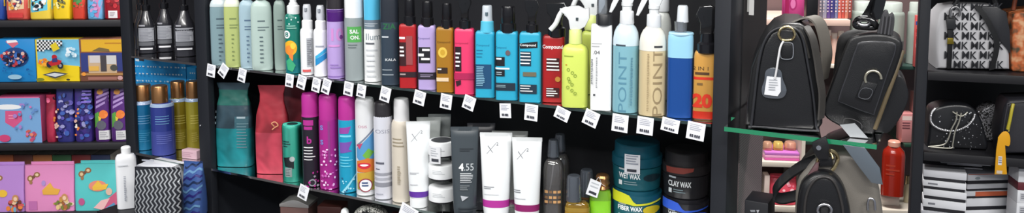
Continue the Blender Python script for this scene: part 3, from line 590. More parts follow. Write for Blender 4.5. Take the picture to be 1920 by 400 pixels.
it = It('hair_spray_can', 'cream can with long white cap', 'spray can', 736, 772, 382, ZL, 'hair spray cans on the lower shelf', 1, 1)
it.body([(382, .88), (380, .97), (377, 1), (240, 1), (230, .96), (225, .84)], M((204, 196, 182), .35, kind='satin')); it.cap('cap', 755, [(226, 14.5), (190, 14.2), (185, 13), (184, 10)], M((222, 222, 224), .35))
a = it.A(); a.N(738, 256, 760, 275, 3, (150, 140, 120), .4); a.V(749, 324, 8, (160, 150, 130), 34); it.print(a)

def squeeze(px0, px1, top, cap0, cap1, pyb, col, label, z=None, group='squeeze tubes with flat crimped tops', back=0, face=.9):
    """A squeeze tube standing on its cap: a flat wide crimp above, a round shoulder below."""
    c = (px0+px1)/2; it = It('cream_tube', label, 'tube', cap0, cap1, pyb, ZL, group, face, 1, back=back); w = (px1-px0)/(cap1-cap0)
    P = [(pyb, .92), (pyb-2, 1), (pyb-22, 1), (pyb-23, .98), (pyb-24, 1.03, .97)]; H = pyb-top
    for t in (.2, .35, .5, .65, .8, .9, .955): P.append((pyb-H*t, 1.03+(w-1.03)*t, max(.05, .97*(1-t*.98)), 2+t*1.5))
    P += [(pyb-H*.96, w, .035, 5), (top, w, .03, 5)]
    it.body(P, M(col, .36, kind='satin')); it.pc0 = c
    it.band('crimp', top+.5, pyb-H*.958, M([min(255, x*.95) for x in col], .45), .0002)
    return it
def x2(a, x, y, c=(120, 122, 128)):
    a.G([(x-8, y+10), (x-7, y+10), (x+10, y-9), (x+9, y-9)], c); a.G([(x-6, y-4), (x-5, y-5), (x+4, y+8), (x+3, y+8)], c); a.T('2', x+12, y-8, 6, c)
it = squeeze(763, 808, 228, 769, 803, 392, (226, 230, 232), 'white squeeze tube with a purple band'); it.band('purple_band', 356, 366, M((92, 48, 150), .35)); a = it.A(); x2(a, 780, 255, (150, 152, 158)); a.N(770, 321, 790, 325, 2, (150, 152, 160), .4); a.N(770, 342, 786, 346, 1, (190, 192, 198), .4); it.print(a)
squeeze(783, 828, 220, 789, 822, 372, (196, 202, 200), 'white squeeze tube right behind the purple banded one')
squeeze(804, 846, 214, 809, 842, 362, (150, 156, 156), 'grey squeeze tube rearmost behind the white jars')
# white jars
zt = ZL; JL = ['lowest white jar of the stack of three', 'middle white jar of the stack of three', 'top white jar of the stack of three, carrying a price sticker']
for i in range(3):
    it = It('cream_jar', JL[i], 'jar', 804, 855, 399, ZL, 'stack of white cream jars', 1, 1); h = it.Z(262)/3; it.e.location.z = ZL+h*i; k = it.rx
    f = lambda L: [('z', z*h, w) for z, w in L]
    it.body(f([(0, .93), (.03, .97), (.34, .99), (.36, .96)]), M((228, 231, 233), .33, kind='satin')); it.cap_z = h
    P = [(z*h, w*k, w*k, 2) for z, w in [(.35, .955), (.42, .955)]]; link('black_ring', loft(P, 36), M((28, 28, 32), .4), it.e)
    P = [(z*h, w*k, w*k, 2) for z, w in [(.42, 1), (.93, 1), (.985, .96), (.999, .9)]]; link('lid', loft(P, 36), M((230, 233, 235), .33), it.e)
    it.prof = [(0, k, k, 2), (h, k, k, 2)]; a = Art(); a.lines(-k*.7, k*.2, h*.80, h*.62, 3, (190, 194, 198), .35); it.print(a, 'faint_print')
    if i == 2:
        P = [(h*.999, .78*k, .78*k, 2), (h*1.004, .76*k, .76*k, 2)]; link('lid_inset', loft(P, 32), M((60, 62, 66), .5), it.e)
        a = Art(); a.rect(-k*.9, h*.12, -k*.1, h*.86, (226, 228, 232)); a.lines(-k*.8, -k*.2, h*.78, h*.4, 4, (180, 184, 190), .4); a.lines(-k*.75, -k*.25, h*.34, h*.2, 1, (60, 62, 70), .9, 0); a.build('price_sticker', it.e, lambda x, z, off, s=it.surf(): s(x, z, off+.002), step=.004)

it = squeeze(846, 898, 238, 852, 892, 422, (62, 70, 76), 'dark slate squeeze tube numbered 4.55'); a = it.A()
a.T('4', 866, 311, 14, W_, w=9, bold=.04); a.T('.55', 880, 311, 13, (190, 196, 200), w=18); a.N(863, 277, 890, 284, 2, (40, 46, 52), .5); a.N(864, 322, 888, 340, 6, (206, 210, 214), .45, .2); a.N(864, 344, 884, 354, 3, (150, 156, 160), .35); a.G([(865, 362), (880, 364), (868, 372)], (180, 184, 190)); a.N(860, 384, 900, 398, 3, (40, 46, 52), .5); it.print(a)
squeeze(876, 928, 231, 882, 924, 396, (40, 42, 48), 'black squeeze tube behind the slate one')
it = squeeze(900, 960, 249, 908, 953, 424, (226, 230, 232), 'white squeeze tube with magenta band, script motif on top'); it.band('magenta_band', 371, 384, M((172, 50, 146), .35)); a = it.A(); x2(a, 921, 277); a.N(908, 346, 930, 352, 2, (130, 132, 138), .4); a.N(908, 360, 940, 362, 1, (180, 182, 188), .4); it.print(a)
it = squeeze(960, 1016, 258, 967, 1009, 431, (226, 230, 232), 'white squeeze tube with plum band'); it.band('plum_band', 380, 392, M((134, 30, 96), .35)); a = it.A(); x2(a, 977, 288); a.N(964, 353, 982, 360, 2, (130, 132, 138), .4); a.N(964, 368, 992, 371, 1, (180, 182, 188), .4); it.print(a)
it = squeeze(922, 989, 246, 930, 982, 404, (146, 150, 148), 'grey squeeze tube behind the two white banded tubes'); it.band('plum_band', 368, 376, M((130, 40, 100), .35))
# clear bottles
AMB = glass((206, 203, 202), .25, .06, .10, 'clear_bottle')
def mist(px0, px1, top, pyb, label, front):
    it = It('clear_spray_bottle', label, 'bottle', px0, px1, pyb, ZL, 'clear bottles with grey caps', 1, .85, 2.6); c = it.pc; d = top-262; hw = (px1-px0)/2
    it.body([(pyb, .92), (pyb-3, 1), (318+d, 1), (306+d, .9), (300+d, .7), (297+d, .5)], AMB); it.band('dark_liquid', 352+d, pyb-2, M((50, 46, 52), .25), -.002)
    it.cap('neck', c, [(299+d, 9.5), (291+d, 9.5)], M((40, 42, 48), .3)); it.cap('cap', c, [(293+d, 11.5), (291+d, 11.5), (266+d, 9.5), (262+d, 8.5)], SMOKE); it.cap('pump_core', c, [(292+d, 5), (270+d, 4.5)], M((70, 76, 84), .35))
    it.tube('dip_tube', [(c, 310+d), (c-2, 330+d), (c-10, 380+d)], 1.3, M((170, 174, 180), .3), smoothed=False)
    if front:
        a = it.A(); g = (196, 150, 100)
        for y in (353, 363, 371):
            for i, x in enumerate(range(int(px0)+3, int(px1)-8, 8)): a.R(x, y, x+6, y+5, g if (i+y) % 3 else (120, 92, 66))
        it.print(a)
mist(1018, 1056, 262, 422, 'clear spray bottle of dark liquid with gold lettering', 1)
mist(1030, 1068, 252, 398, 'clear spray bottle half hidden behind the gold lettered one', 0)
def perfume(px0, px1, cap0, cap1, top, capb, pyb, col, label, rim):
    it = It('perfume_bottle', label, 'bottle', px0, px1, pyb, ZL, None, 1, .55, 3); c = (cap0+cap1)/2; h = (cap1-cap0)/2
    it.body([(pyb, .93), (pyb-3, 1), (capb+14, 1), (capb+7, .92), (capb+3, .7)], M(col, .12, 0, .4)); it.band('gold_rim', capb+12, capb+19, M(rim, .3, .6))
    it.cap('neck', c, [(capb+5, h*.9), (capb, h*.9)], M(rim, .3, .7)); it.cap('cap', c, [(capb+1, h), (top+8, h*.94), (top+2, h*.86), (top, h*.7)], SMOKE); it.cap('pump_core', c, [(capb, h*.55), (top+6, h*.5)], M((84, 92, 104), .3)); return it
it = perfume(1059, 1105, 1061, 1090, 329, 375, 432, (120, 92, 26), 'gold perfume bottle with smoky cap, before the green one', (190, 156, 70)); it.band('amber_band', 394, 425, M((146, 110, 30), .12, 0, .4))  # lighter gold band around the lower body
perfume(1080, 1116, 1086, 1113, 318, 366, 414, (54, 50, 44), 'dark perfume bottle behind the gold one', (170, 120, 70))
it = It('perfume_bottle', 'bright green bottle with ornate gold cap and tied price tag', 'bottle', 1105, 1145, 426, ZL, None, 1, .6, 3)
it.body([(428, .93), (424, 1), (364, 1), (357, .9), (354, .6)], M((110, 160, 46), .15, 0, .4)); it.band('bright_base', 374, 420, M((128, 196, 40), .2, 0, .4))
it.cap('ornate_cap', 1129, [(355, 10), (352, 13), (347, 11), (343, 14), (337, 12), (332, 13), (328, 11), (326, 7)], GOLDCAP)
a = PxArt(it); 
q = link('price_tag', slab(it.pts([(1107, 329), (1127, 337), (1119, 365), (1098, 358)]), -it.ry-.011, -it.ry-.010, 0), M((226, 228, 232), .5), it.e)
a.G([(1105, 351), (1118, 356), (1117, 361), (1103, 355)], (52, 54, 62)); a.G([(1109, 335), (1123, 340), (1122, 342), (1108, 337)], (180, 184, 190)); a.G([(1107, 341), (1121, 346), (1120, 348), (1106, 343)], (180, 184, 190)); it.flat(a, -it.ry-.011, 'small_print', q)
it.tube('tag_string', [(1117, 334, -it.ry-.010), (1122, 328, -.02), (1127, 340, -.018), (1134, 345, -.016)], .5, M((190, 190, 190), .5))
# wax tubs
TEAL, DGR = (18, 84, 96), (34, 34, 38)
def tub(px0, px1, pyb, z, zt, col, lidcol, word, label, patch=None, sub='HAIR', lidrim=None):
    """A squat wax tub: body, a wide lid tier and a narrower one above it."""
    it = It('wax_tub', label, 'tub', px0, px1, pyb, ZL, 'hair wax tubs', 1, 1); it.e.location.z = z+.0007; h = zt-.0008; k = it.rx*.97
    if lidrim: t0, t1, t2 = .70, .90, .995
    else: t0, t1, t2 = .52, .73, .98
    link('body', loft([(a*h, b*k, b*k, 2) for a, b in ((0, .90), (.03, .95), (t0-.06, 1), (t0-.02, 1), (t0-.01, .95), (t0+.005, .95))], 44), M(col, .36, kind='satin'), it.e); it.prof = [(0, .95*k, .95*k, 2), (h*t0, k, k, 2), (h, k, k, 2)]
    link('lid', loft([(a*h, b*k, b*k, 2) for a, b in ((t0, 1.0), (t0+.015, 1.03), (t1-.01, 1.03), (t1, .93), (t2, .92), (1, .88))], 44), M(lidcol, .34), it.e)
    a = Art(); x0 = -k*.72; b0 = h*t0
    wz, sz, rz0, rz1 = (.80, .95, .42, .56) if lidrim else (.66, .93, .24, .44)
    a.rect(x0, b0*sz-h*.02, x0+k*.30, b0*sz+h*.02, (170, 178, 184)); a.text(word, x0+k*(.47 if len(word) > 7 else .43), b0*wz, h*.125, (232, 236, 238), w=k*(.98 if len(word) > 7 else .86), bold=.03); a.rect(x0, b0*rz0, x0+k*.13, b0*rz1, (214, 220, 224)); a.lines(x0+k*.2, x0+k*.75, b0*(rz1-.01), b0*rz0, 2, (130, 150, 156), .4, .3)
    if patch: a.ell(k*.60, b0*(.76 if lidrim else .60), k*.34, b0*.16, patch)
    it.print(a, zstep=None)
    if lidrim:
        b = Art(); P = [(-.97, t0), (-.35, t0-.015), (-.1, t0-.045), (.5, t0-.02), (.97, t0+.04), (.97, t0+.085), (.5, t0+.03), (0, t0+.01), (-.12, t0+.06), (-.3, .92), (-.55, .965), (-.97, .985)]; b.poly([(x*k, q*h) for x, q in P], lidrim)
        b.build('lid_swoosh', it.e, lambda x, zz, off, s=it.surf(): s(x, zz, off+.0004+.03*k), step=.004)
    if 'price' in label:
        a = Art(); a.rect(-k*.5, h*.42, k*.12, h*.84, (226, 228, 234)); a.lines(-k*.44, k*.06, h*.82, h*.60, 4, (150, 156, 170), .5); a.rect(-k*.4, h*.46, -k*.02, h*.52, (56, 58, 68)); a.build('price_sticker', it.e, lambda x, zz, off, s=it.surf(): s(x, zz, off+.0012+.03*k), step=.004)
    return it
def stack(px0, px1, pyb, rows, specs):
    t = It('probe', 'x', 'x', px0, px1, pyb, ZL); zs = [0.0]+[t.Z(r) for r in rows[1:]]; bpy.data.objects.remove(t.e)
    for (z0, z1), sp in zip(zip(zs, zs[1:]), specs): tub(px0, px1, pyb, ZL+z0, (z1-z0), *sp)
    return zs
TEALL = (18, 80, 98)
stack(1146, 1239, 434, [433, 347, 264], [(TEAL, TEALL, 'FIBER WAX', 'lower teal wax tub with a yellow swoosh lid', (196, 176, 30), 'ULTRA', (200, 204, 40)), (TEAL, TEALL, 'WET WAX', 'upper teal wax tub carrying a white price sticker', (14, 40, 50), 'SHINE')])
stack(1240, 1327, 441, [440, 363, 279], [(DGR, (36, 36, 42), 'WET WAX', 'lower black wax tub with a blue swoosh lid', (40, 84, 200), 'STRONG', (44, 92, 214)), (DGR, (40, 38, 40), 'CLAY WAX', 'upper black wax tub with a reddish brown patch on its lid', None, 'MATTE')])
o = bpy.data.objects['wax_tub.003']; ld = [c for c in o.children if c.name.startswith('lid') and 'swoosh' not in c.name][0]; k = max(v.co.x for v in ld.data.vertices); h = max(v.co.z for v in ld.data.vertices)
a = Art(); a.poly([(-k*.80, h*.57), (-k*.1, h*.585), (k*.3, h*.64), (k*.34, h*.715), (-k*.2, h*.715), (-k*.82, h*.70)], (128, 58, 50)); a.build('brown_patch', o, lambda x, z, off: Vector((x, -math.sqrt(max(1e-8, (k+off+.0006)**2-x*x)), z)), step=.004)
# ---------------------------------------------------------------- bottom shelf, tops in view
def gift(pxc, pyt, wpx, label, col, top, curved):
    A = at_z(pxc, pyt+150, ZB); k = depth(A)/FPX; w = wpx*k/1.38; t = thing('gift_box', label, 'gift box', (A.x, A.y+w*.5, ZB+.0008), math.radians(40-20), None)
    P = It.__new__(It); P.P = Vector((A.x, A.y+w*.5, ZB)); P.pc = pxc; r0 = P.P-CAM; P._f = FW.dot(r0); P._u = UP.dot(r0); h = P.Z(pyt+10)
    link('carton', box(-w/2, w/2, -w*.42, w*.42, 0, h, .0015), col, t)
    if curved:
        pts = [(-w*.52, h)]+[(x*w*.52, h+.012+.007*math.cos(x*2.4)) for x in [-1+.1*i for i in range(21)]]+[(w*.52, h)]
        link('lid', slab(pts, -w*.44, w*.44, .001), top, t)
    else: link('lid', box(-w*.51, w*.51, -w*.43, w*.43, h-.02, h+.002, .001), top, t)
    return t
gift(545, 372, 76, 'brown gift box with a curved silver lid on the bottom shelf', M((104, 76, 72), .4), M((176, 172, 170), .3, .6), True)
gift(612, 374, 62, 'plain reddish brown gift box beside the silver lidded one', M((92, 44, 38), .45), M((74, 36, 32), .45), False)
it = It('bottle', 'white capped bottle, only its round cap showing on the bottom shelf', 'bottle', 636, 664, 560, ZB)
it.body([(560, .95), (440, 1), (426, .8), (418, .4)], M((214, 216, 218), .35)); it.cap('cap', 650, [(420, 8), (400, 8), (394, 6.5), (391, 3)], WHT)
it = It('ornament', 'grey stone textured disc ornament on the bottom shelf', 'ornament', 664, 730, 566, ZB, None, .7, .4, 3)
it.body([('z', 0.0, .7), ('z', .02, .72), ('z', .05, .5), ('z', .08, .5)], M((70, 68, 66), .5), 'stand'); zc = (it.Z(378)-.02)
L = [(it.rx*math.cos(2*PI*i/36), zc-it.rx*.55+it.rx*.75*math.sin(2*PI*i/36)) for i in range(36)]; link('disc', slab(L, -.02, .02, .008, 3), M((140, 138, 134), .7, 0, 0, 'speckle'), it.e)
a = PxArt(it); a.E(688, 394, 3, 3, (30, 30, 32)); a.G([(692, 388), (698, 394), (697, 400), (690, 398)], (36, 36, 38)); a.E(680, 396, 2.4, 2, (34, 34, 36)); it.flat(a, -.02, 'dark_marks')
link('post', box(-.006, .006, -.006, .006, .07, max(.09, zc-it.rx*1.2)), M((70, 68, 66), .5), it.e)
gift(742, 393, 40, 'small dark red gift box under the white price card', M((110, 48, 46), .45), M((96, 40, 40), .45), False)
# ---------------------------------------------------------------- narrow column beside the main display
uA, uB = CU.hit(233, 200, 0)[0], CU.hit(250, 200, 0)[0]
ZC1 = CU.hit(300, 111, 0)[1]; ZC2 = CU.hit(300, 295, 0)[1]; ZC3 = CU.hit(240, 391, -.10)[1]
col = thing('narrow_shelving', 'narrow black shelving column with glass shelves holding gold capped bottles', 'shelving', CU.w((uA+uL)/2, .15, 0))
link('upright', inv(fbox(CU, uA, uB, 0, .012, 0, 2.2, .001), col), PANEL, col)
link('back_panel', inv(fbox(CU, uB-.33, uL-.001, DEP, DEP+.02, 0, 2.2), col), PANELIN, col)
_h = [CU.hit(216, 300, v)[0] for v in (-.2, -.001)]
_b = slab([(_h[0], -.2), (uL-.001, -.2), (uL-.001, -.001), (_h[1], -.001)], ZC3-.03, ZC3, .001); _b.transform(Matrix(((1, 0, 0, 0), (0, 0, 1, 0), (0, 1, 0, 0), (0, 0, 0, 1)))); bmesh.ops.recalc_face_normals(_b, faces=_b.faces[:]); _b.transform(Matrix.Translation(CU.o))
link('ledge', inv(_b, col), PANELIN, col); link('base_deck', inv(fbox(CU, uB-.0, uL-.001, .021, DEP, 0, ZC3-.001), col), PANELIN, col)
link('kick_panel', inv(fbox(CU, uA, uL-.001, -.1, 0, 0, ZC3-.03), col), PANELIN, col)
uS = CU.hit(240, 285, 0)[0]
shelf_glass(CU, uB+.001, uL-.002, 0, DEP-.001, ZC1, .006, 'glass shelf under the three black pump bottles', GDK, None, .3, [(uB-.018, .014), (uB+.001, .014)])
shelf_glass(CU, uB+.001, uL-.002, 0, DEP-.001, ZC2, .007, 'glass shelf under the gold capped bottles', GTOP, GDK, .3, [(uB-.018, .014), (uB+.001, .014)])
for px0, px1, pb, pt, lb in ((255, 281, 93, 2, 'black pump bottle without label, half hidden behind the labelled ones'), (261, 293, 101, 4, 'black pump bottle with grey label over the teal blue mist bottle'), (296, 326, 98, 0, 'black pump bottle with grey label in the middle of three'), (330, 367, 107, 4, 'black pump bottle with grey label nearest the wide post')):
    it = It('pump_bottle', lb, 'bottle', px0, px1, pb, ZC1, 'black salon bottles', .9, .8, 2.6); c = it.pc; d = pt
    it.body([(pb, .93), (pb-3, 1), (50+d, 1), (40+d, .92), (28+d, .6), (16+d, .42), (13+d, .36)], M((40, 40, 46), .2, 0, .3)); it.cap('pump_collar', c, [(15+d, 8), (6+d, 8), (4+d, 4), (-12+d, 4)], GLOSSBLK)
    a = it.A(); x0, x1 = px0+(px1-px0)*.08, px1-3
    if px0 > 256: a.R(x0, 47+d, x1, 72+d, (168, 170, 178)); a.N(x0+2, 49+d, x1-1, 71+d, 8, (140, 142, 150), .4); a.N(x0+1, 41+d, x0+14, 45+d, 1, (160, 160, 168), .7); a.R(x0, 73+d, x1, 80+d, (96, 98, 104)); a.N(x0+2, 84+d, x1-1, 88+d, 1, (220, 220, 224), .8, .1)
    it.print(a)
BL = (40, 148, 214)
b = Box('blue_carton', 'light blue carton dotted white behind the gold capped bottles', 'carton', 250, 353, 110, CU.row(302, .13, ZC2), ZC2, 0, .09, 'light blue cartons'); b.box(M(BL, .4)); a = b.art()
def dots(a, x0, x1, rows):
    R = random.Random(4)
    for y in rows:
        x = x0
        while x < x1: w = R.uniform(1.5, 4); a.R(x, y+(x-250)*.03-1.2, min(x1, x+w), y+(x-250)*.03+1.4, (206, 228, 244)); x += w+R.uniform(1.5, 6)
a.R(254, 111, 261, 115, (214, 232, 244)); a.R(261, 110.5, 270, 114.5, (60, 60, 70)); a.N(272, 113, 330, 116, 1, (190, 220, 240), .8, .1); dots(a, 254, 350, [124, 137, 150]); b.put(a)
b = Box('blue_carton', 'shorter light blue carton against the wide post', 'carton', 355, 372, 128, CU.row(363, .13, ZC2), ZC2, 0, .09, 'light blue cartons'); b.box(M(BL, .4)); a = b.art(); dots(a, 356, 370, [134, 147]); b.put(a)
def mistgold(px0, px1, capx0, capx1, captop, capbot, pyb, c1, c2, split, label):
    it = It('mist_bottle', label, 'bottle', px0, px1, pyb, ZC2, 'gold capped mist bottles', 1, 1); c = (capx0+capx1)/2; h = (capx1-capx0)/2
    it.body([(pyb, .94), (pyb-3, 1), (capbot+7, 1), (capbot+2, .93), (capbot, .8)], M(c1, .15, .1, .4)); it.band('lower_label', split, pyb-2, M(c2, .25, .1)); it.band('clear_shoulder', capbot+1, capbot+7, M((150, 170, 200), .15, 0, .4))
    it.cap('cap', c, [(capbot+2, h), (captop+2, h), (captop, h*.92)], GOLDCAP)
    a = it.A(); a.N(px0+8, 214, px1-5, 232, 4, (110, 160, 200) if c1[2] > 90 else (190, 180, 90), .25, .2); a.N(px0+9, split+6, px1-6, split+24, 5, [min(255, x+36) for x in c2], .3); it.print(a)
mistgold(254, 289, 257, 287, 158, 187, 283, (20, 96, 140), (30, 110, 150), 240, 'teal blue body mist with gold cap beside the toy shelving')
mistgold(287, 329, 290, 319, 160, 191, 293, (44, 56, 130), (66, 76, 150), 243, 'violet blue body mist with gold cap')
mistgold(322, 354, 325, 351, 152, 182, 281, (128, 112, 30), (136, 124, 40), 240, 'olive gold body mist with gold cap, behind the violet one')
mistgold(352, 380, 354, 379, 152, 182, 284, (142, 132, 40), (136, 124, 40), 240, 'olive gold body mist with gold cap, against the wide post')
b = Box('carton', 'pale pink carton lying before the olive mists', 'carton', 341, 369, 283, 299, ZC2, 8, .025); b.box(M((206, 172, 184), .45)); a = b.art(); a.N(341, 286, 364, 296, 3, (180, 140, 156), .4); b.put(a)
# lower ledge
it = It('lotion_bottle', 'white bottle with round white cap beside the turquoise gift bag', 'bottle', 222, 258, 393, ZC3, None, 1, .7, 3)
it.body([(393, .95), (390, 1), (300, 1), (294, .95), (290, .8), (288, .4)], M((226, 228, 232), .35)); it.cap('cap', 241, [(290, 8), (277, 8.5), (275, 7)], WHT); a = it.A(); a.V(237, 350, 5, (170, 174, 184), 46); a.N(226, 306, 246, 309, 1, (196, 200, 206), .6); it.print(a)
b = Box('carton', 'white carton behind the silver zigzag pack', 'carton', 259, 322, 294, 383, ZC3, 14, .06); b.H = ZC2-.012-ZC3; b.box(M((226, 228, 234), .45)); a = b.art(); a.N(266, 300, 292, 306, 1, (180, 184, 196), .5); a.N(262, 312, 268, 350, 9, (190, 194, 204), .3); b.put(a)
b = Box('foil_pack', 'black pouch with silver zigzag stripes', 'pouch', 246, 336, 320, 424, ZC3, 24, .05); b.pouch(M((34, 36, 42), .3), .1, topw=.98); a = b.art()
for i in range(11):
    x = 250+i*8.0; z = [(x+(2.6 if j % 2 else -2.6)+(j*.25), 325+j*7.2-(i*.9)) for j in range(14)]
    a.poly([b.f(p[0]-1.5, p[1]) for p in z]+[b.f(p[0]+1.5, p[1]) for p in z[::-1]], M((186, 190, 194), .25, .5))
b.put(a)
b.e.rotation_euler.z += 0
b = Box('wave_pack', 'blue pouch with dark wavy stripes against the wide post', 'pouch', 337, 374, 309, 408, ZC3, 14, .05); b.pouch(M((62, 90, 150), .35), .1, topw=.98); a = b.art(); R = random.Random(2)
for j in range(9):
    y = 318+j*11; z = [(338+i*3.4, y+2.5*math.sin(i*1.3+j)-i*.8) for i in range(11)]; a.poly([b.f(p[0], p[1]-2) for p in z]+[b.f(p[0], p[1]+2) for p in z[::-1]], [(28, 44, 80), (96, 140, 180), (40, 36, 110)][j % 3])
b.put(a)
# ---------------------------------------------------------------- toy shelves on the left
_r = ray(236, 200); _p = CAM+_r*((1.55+DEP+.05)/_r.y); LU = Frame(_p.x, _p.y, 31)
ZS = [LU.hit(120, y, .02)[1] for y in (37, 153, 267, 396)]
lu = thing('toy_shelving', 'dark shelving holding toy packs and pastel gift bags', 'shelving', LU.w(-.5, .15, 0), LU.a)
for k, z in enumerate(ZS): link('shelf_board', inv(fbox(LU, -1.0, 0, 0, .3, z-.022, z, .001), lu), M((32, 31, 35), .5), lu)
link('back_panel', inv(fbox(LU, -1.0, 0, .3, .32, 0, 2.1), lu), M((28, 28, 32), .6), lu); link('end_panel', inv(fbox(LU, -1.02, -1.0, 0, .32, 0, 2.1), lu), PANEL, lu)
link('base_deck', inv(fbox(LU, -1.0, 0, 0, .3, 0, .1), lu), PANEL, lu); link('valance', inv(fbox(LU, -1.0, 0, .2, .22, ZS[1]+.125, ZS[0]-.022), lu), M((44, 43, 48), .55), lu)
def tpack(px0, px1, pyt, pyb, k, D, name, label, cat, group, kind, col, art, rz=31, **kw):
    b = Box(name, label, cat, px0, px1, pyt, LU.row((px0+px1)/2, .015, ZS[k]), ZS[k], rz, D, group)
    (b.box if kind == 'box' else b.pouch)(M(col, .3 if kind != 'box' else .4, 0, .2), **kw); a = b.art()
    if art: art(a)
    if a.L: b.put(a, 'artwork')
    return b
GP = 'bright printed pouches on the top shelf'
S = lambda a, x, y, rx, ry, n, c, r, s: a.splash(x, y, rx, ry, n, c, r, s)
tpack(-22, 8, -34, 38, 0, .04, 'toy_pouch', 'blue and yellow printed pouch cut by the photo edge', 'pouch', GP, 'p', (34, 70, 150), lambda a: (a.R(-12, -30, 7, 12, (220, 190, 50)),))
tpack(9, 53, -34, 36, 0, .045, 'toy_pouch', 'red footed printed pouch, first whole one of the row', 'pouch', GP, 'p', (206, 84, 72), lambda a: (a.G([(10, -20), (52, -20), (52, 16), (10, 20)], (220, 190, 150)), S(a, 28, 4, 12, 12, 22, [(70, 50, 110), (200, 60, 60), (240, 220, 190), (230, 160, 60)], 4, 3), a.R(16, 24, 44, 33, (206, 60, 60))))
tpack(53, 97, -34, 37, 0, .045, 'toy_pouch', 'yellow footed printed pouch with cyan middle', 'pouch', GP, 'p', (226, 196, 66), lambda a: (a.G([(55, -20), (95, -20), (95, 18), (56, 24)], (96, 190, 214)), S(a, 72, 6, 13, 13, 20, [(30, 34, 46), (240, 240, 240), (40, 60, 120)], 4, 5)))
tpack(97, 133, -34, 37, 0, .045, 'toy_pouch', 'bright yellow printed pouch with black figures', 'pouch', GP, 'p', (232, 196, 30), lambda a: (S(a, 112, 8, 12, 8, 16, [(50, 50, 40), (120, 120, 60), (240, 230, 150)], 3, 6),))
tpack(134, 160, -34, 37, 0, .04, 'toy_pouch', 'red pouch with green top', 'pouch', GP, 'p', (200, 62, 44), lambda a: (a.G([(135, -20), (159, -20), (159, 10), (136, 14)], (70, 120, 60)), S(a, 148, 6, 9, 7, 9, [(200, 70, 50), (60, 140, 70)], 4, 8)))
tpack(162, 193, -34, 38, 0, .04, 'toy_pouch', 'blue pouch with pink and pearly swirl', 'pouch', GP, 'p', (110, 170, 214), lambda a: (a.G([(180, -10), (190, 4), (184, 34), (174, 28)], (196, 120, 170)), S(a, 172, 12, 11, 18, 16, [(90, 170, 220), (150, 200, 230), (200, 150, 200), (120, 120, 150)], 5, 9)))
tpack(193, 230, -34, 36, 0, .045, 'toy_pouch', 'deep red pouch with a white price sticker', 'pouch', GP, 'p', (150, 18, 32), lambda a: (a.R(203, 20, 220, 34, (232, 230, 232)), a.N(206, 23, 217, 31, 3, (170, 150, 160), .5), S(a, 212, 0, 12, 12, 10, [(190, 40, 50), (120, 14, 26)], 5, 10)))
GB = 'square picture boxes on the second shelf'
tpack(-2, 69, 74, 154, 1, .05, 'toy_box', 'blue picture box with a round cluster of red and dark figures', 'box', GB, 'box', (26, 132, 200), lambda a: (a.G([(10, 78), (28, 75), (35, 82), (24, 90)], (214, 110, 130)), a.G([(12, 76), (30, 75), (34, 79), (14, 81)], W_), a.E(29, 108, 25, 19, (36, 70, 130)), S(a, 29, 108, 23, 16, 60, [(30, 40, 90), (190, 60, 70), (220, 180, 170), (60, 110, 190), (40, 30, 50)], 4, 11), a.E(32, 143, 13, 4.5, (150, 190, 214)), S(a, 34, 130, 30, 14, 10, [(20, 90, 160)], 2, 12)))
def chk(a):
    a.R(70, 74, 149, 126, (110, 186, 220)); a.G([(70, 118), (149, 124), (149, 153), (70, 153)], (236, 206, 26))
    for i in range(14):
        for j in range(6):
            x, y = 70+i*3.6, 75+j*3.5
            if y < 96-i*.9: a.R(x, y, x+3.6, y+3.5, (30, 32, 36) if (i+j) % 2 else W_)
    a.G([(98, 84), (108, 78), (116, 90), (104, 96)], (220, 196, 40)); S(a, 138, 96, 10, 12, 14, [(190, 220, 234), (230, 240, 246)], 4, 14)
    S(a, 88, 115, 8, 6, 14, [(236, 120, 40), (244, 170, 50)], 4, 15)
    a.E(98, 119, 5, 6, (30, 36, 60)); a.E(119, 121, 5.5, 6.5, (34, 40, 56)); a.E(119, 121, 2.5, 3, (150, 150, 160)); a.G([(96, 116), (108, 108), (122, 112), (118, 119), (102, 122)], (186, 34, 44)); a.E(108, 105, 5, 4.5, (180, 30, 40)); a.G([(104, 108), (113, 106), (114, 114), (104, 115)], (60, 50, 110))
    a.G([(86, 138), (108, 132), (134, 136), (110, 145)], (60, 66, 76)); a.G([(92, 138), (108, 134.5), (128, 137), (110, 142)], (206, 210, 214)); a.E(82, 147, 8, 3, (120, 130, 40)); a.E(134, 147, 3.5, 2, (60, 60, 40))
tpack(70, 150, 74, 154, 1, .05, 'toy_box', 'yellow picture box with chequered top and a red motorcycle', 'box', GB, 'box', (230, 200, 40), chk)
tpack(151, 233, 73, 153, 1, .05, 'toy_box', 'brown and gold picture box with blue window panels', 'box', GB, 'box', (130, 84, 66), lambda a: (a.R(152, 74, 232, 97, (222, 172, 44)), a.N(196, 80, 228, 84, 1, (190, 130, 40), .6), a.G([(172, 96), (186, 89), (204, 92), (206, 97)], (120, 100, 60)), a.R(152, 99, 231, 134, (50, 60, 124)), a.R(166, 104, 219, 137, (200, 172, 140)), a.R(168, 104, 188, 118, (206, 200, 200)), a.R(200, 104, 218, 120, (206, 204, 204)), a.R(189, 104, 200, 134, (72, 66, 70)), a.E(214, 127, 7, 6, (76, 76, 70)), a.R(167, 124, 186, 133, (224, 176, 80)), a.R(152, 137, 231, 141, (176, 132, 80)), a.R(166, 144, 220, 150, (160, 108, 96)), a.E(158, 139, 4, 3.5, (232, 150, 60)), a.E(226, 146, 5, 4, (206, 160, 160))))
